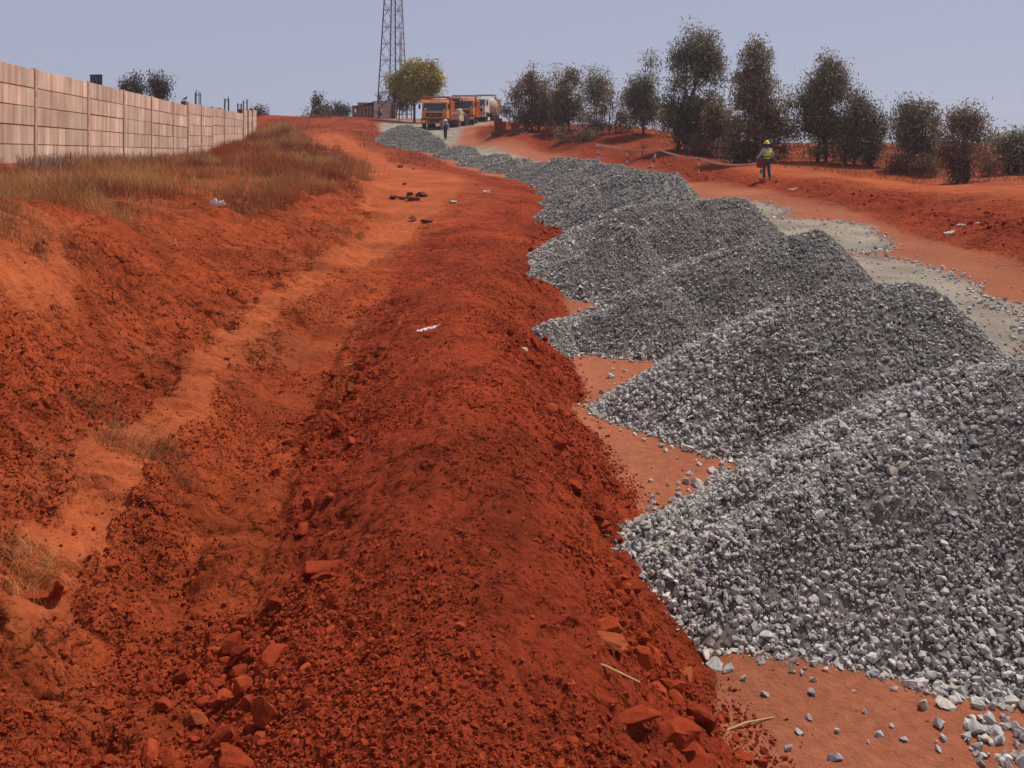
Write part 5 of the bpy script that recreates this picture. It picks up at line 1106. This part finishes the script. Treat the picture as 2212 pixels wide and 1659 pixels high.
# seen from behind, turned a little to the left; in his own frame he faces -y, so he is turned about
w1 = dict(std); w1.update(pelvis=(0, 0, .93), chest=(0, .01, 1.29), hipL=(.09, 0, .88), knL=(.15, -.03, .48), anL=(.19, .04, .09), heelL=(.19, .07, .04), toeL=(.23, -.11, .03), knR=(-.11, -.03, .48), anR=(-.13, .04, .09), heelR=(-.13, .07, .04), toeR=(-.17, -.12, .03),
  shL=(.20, -.01, 1.37), elL=(.32, -.06, 1.12), wrL=(.42, -.24, .98), shR=(-.20, 0, 1.37), elR=(-.29, .09, 1.12), wrR=(-.22, -.10, 1.0))
wk = person(p, Hw, w1, dict(trousers=M_JEAN, shirt=M_HOOD, shoes=M_SHOE), 'worker in a yellow helmet and lime safety vest seen from behind, beside the tape', R(180 + 22), R(-90), M_YHEL, vest=M_VEST)
hb = skin('hood', [((-.06, .11, 1.42), (.05, .04)), ((0, .14, 1.36), (.08, .04)), ((.06, .11, 1.42), (.05, .04))], [(0, 1), (1, 2)], M_HOOD, wk, 1, 1)
jug = empty('red_bag', (hand_pt.x, hand_pt.y, hand_pt.z + .12), 0, 'dark red bag held at the left hand of the worker in the yellow helmet', 'bag')
MB().prism([(-.16, -.36), (.15, -.36), (.17, -.1), (.1, .06), (-.1, .08), (-.17, -.08)], -.08, .08, 'y').build('bag_body', plain('dark_red_cloth', (.20, .018, .022), .8), jug, bevel=.04, smooth=True)
MB().tube([(-.08, 0, .05), (-.03, 0, .14), (.05, 0, .14), (.08, 0, .04)], .012, 6).build('handle', M_BLACK, jug)
M_NAVY = plain('dark_trousers', (.022, .024, .038), .9, var=.2); M_COAT = plain('dark_brown_coat', (.05, .04, .045), .9, var=.25, scale=6); M_LILAC = plain('pale_lilac_shirt', (.35, .29, .36), .9)
p = hit(962, 302, 30); print('walker', p); Hw = (atY(962, 258, p[1])[2] - p[2])
w2 = dict(std); w2.update(hipL=(.09, 0, .88), knL=(.08, -.14, .5), anL=(.06, -.12, .1), heelL=(.06, -.09, .05), toeL=(.06, -.28, .05), knR=(-.07, -.02, .49), anR=(-.05, .14, .12), heelR=(-.05, .17, .08), toeR=(-.05, -.01, .03),
  elL=(.28, .02, 1.1), wrL=(.30, -.08, .86), elR=(-.30, .06, 1.1), wrR=(-.34, .03, .84))
person(p, Hw, w2, dict(trousers=M_NAVY, shirt=M_LILAC, shoes=M_BLACK), 'man in a white helmet and dark open coat walking in front of the orange truck', R(4), R(-90), M_WHEL, coat=M_COAT)
q = atY(818.5, 251, 106.); q[2] = float(T(q[0], q[1]))
person(q, 1.65, dict(std), dict(trousers=M_NAVY, shirt=M_WHITE, shoes=M_BLACK), 'tiny far person in a yellow helmet and pale shirt by the small building', R(20), R(-90), M_YHEL)
# ------------------------------------------------------------------ litter and marks
def rag(px, py, wd, hg, label, mat, n=3, name='plastic_bag', cat='litter', seed=0):
    p = hit(px, py); rg = np.random.default_rng(seed); V, Fc, C = [], [], []
    o = 0
    for k in range(n):
        tv, tf = lump_template(900 + seed * 7 + k, 2, .5); v = tv * np.array((wd / n * .8, wd / n * .5, hg * .7)) * rg.uniform(.7, 1.2); v[:, 0] += (k - (n - 1) / 2) * wd / n * 1.1; v[:, 2] += hg * .35
        V.append(v); Fc.append(tf + o); o += len(v)
    ob = mesh_np(name, np.concatenate(V), np.concatenate(Fc), mat); ob.location = tuple(p); return tag(ob, label, cat)
M_BAG = plain('white_plastic', (.88, .78, .66), .5, var=.15); M_POW = plain('white_powder', (.75, .66, .66), .9, bump=.6)
rag(469, 447, .26, .2, 'crumpled white plastic bag caught in the grass below the wall', M_BAG, 4, seed=1)
rag(1051, 417, .22, .14, 'white scrap of paper on the soil bank, upper right of the clods', M_BAG, 2, 'paper_scrap', seed=2)
for px_, py_, wd, lab in ((939, 708, .36, 'streak of white powder across the top of the soil bank'), (1157, 402, .42, 'short white powder line on the bank behind the heaps'), (2092, 483, .75, 'long white powder line on the right berm'), (1718, 408, .6, 'white powder line on the right berm behind the worker'), (2050, 502, .3, 'thin oblique white line below the long one on the berm')):
    p = hit(px_, py_); m = 90; t = RNG.uniform(-1, 1, m); x = p[0] + t * wd / 2; y = p[1] + t * wd * .25 + RNG.normal(0, .02, m)
    V, Fc, C = scatter(np.stack([x, y, T(x, y) + .002], 1), RNG.uniform(.006, .02, m) * (1 + p[1] / 25), np.tile((.75, .66, .66), (m, 1)), ST_S)
    V[:, 2] = p[2] + (V[:, 2] - p[2]) * .6 + .004
    tag(mesh_np('powder_mark', V, Fc, M_POW, loc=tuple(p)), lab, 'powder line', 'white marking powder on the soil')
M_TWIG = plain('straw_stick', (.55, .36, .16), .8)
for px_, py_, L, a, lab in ((1615, 1572, .16, .35, 'straw coloured stick on the road near the bottom edge'), (1310, 1455, .14, -.6, 'thin pale stick on the right slope of the bank'), (758, 792, .07, .1, 'pale dry leaf beside the upright clod'), (2060, 505, .5, .8, 'twig lying on the berm at the right')):
    p = hit(px_, py_); m = MB(); m.tube([(-L * math.cos(a), -L * math.sin(a), .012), (0, .01, .02), (L * math.cos(a), L * math.sin(a), .015)], [.004, .005, .003], 5)
    tag(m.build('dry_stick', M_TWIG, loc=tuple(p)), lab, 'stick')

# ------------------------------------------------------------------ the dusty air
hz_m = bpy.data.materials.new('air'); hz_m.use_nodes = True; ht = hz_m.node_tree; ht.nodes.clear()
ho = ht.nodes.new('ShaderNodeOutputMaterial'); hv = ht.nodes.new('ShaderNodeVolumePrincipled'); hv.inputs['Color'].default_value = (.86, .89, 1, 1); hv.inputs['Density'].default_value = .0005; hv.inputs['Anisotropy'].default_value = .2
ht.links.new(hv.outputs[0], ho.inputs['Volume'])
tag(MB().box((0, 850, 20), (6400, 1820, 84)).build('haze', hz_m), kind='stuff')
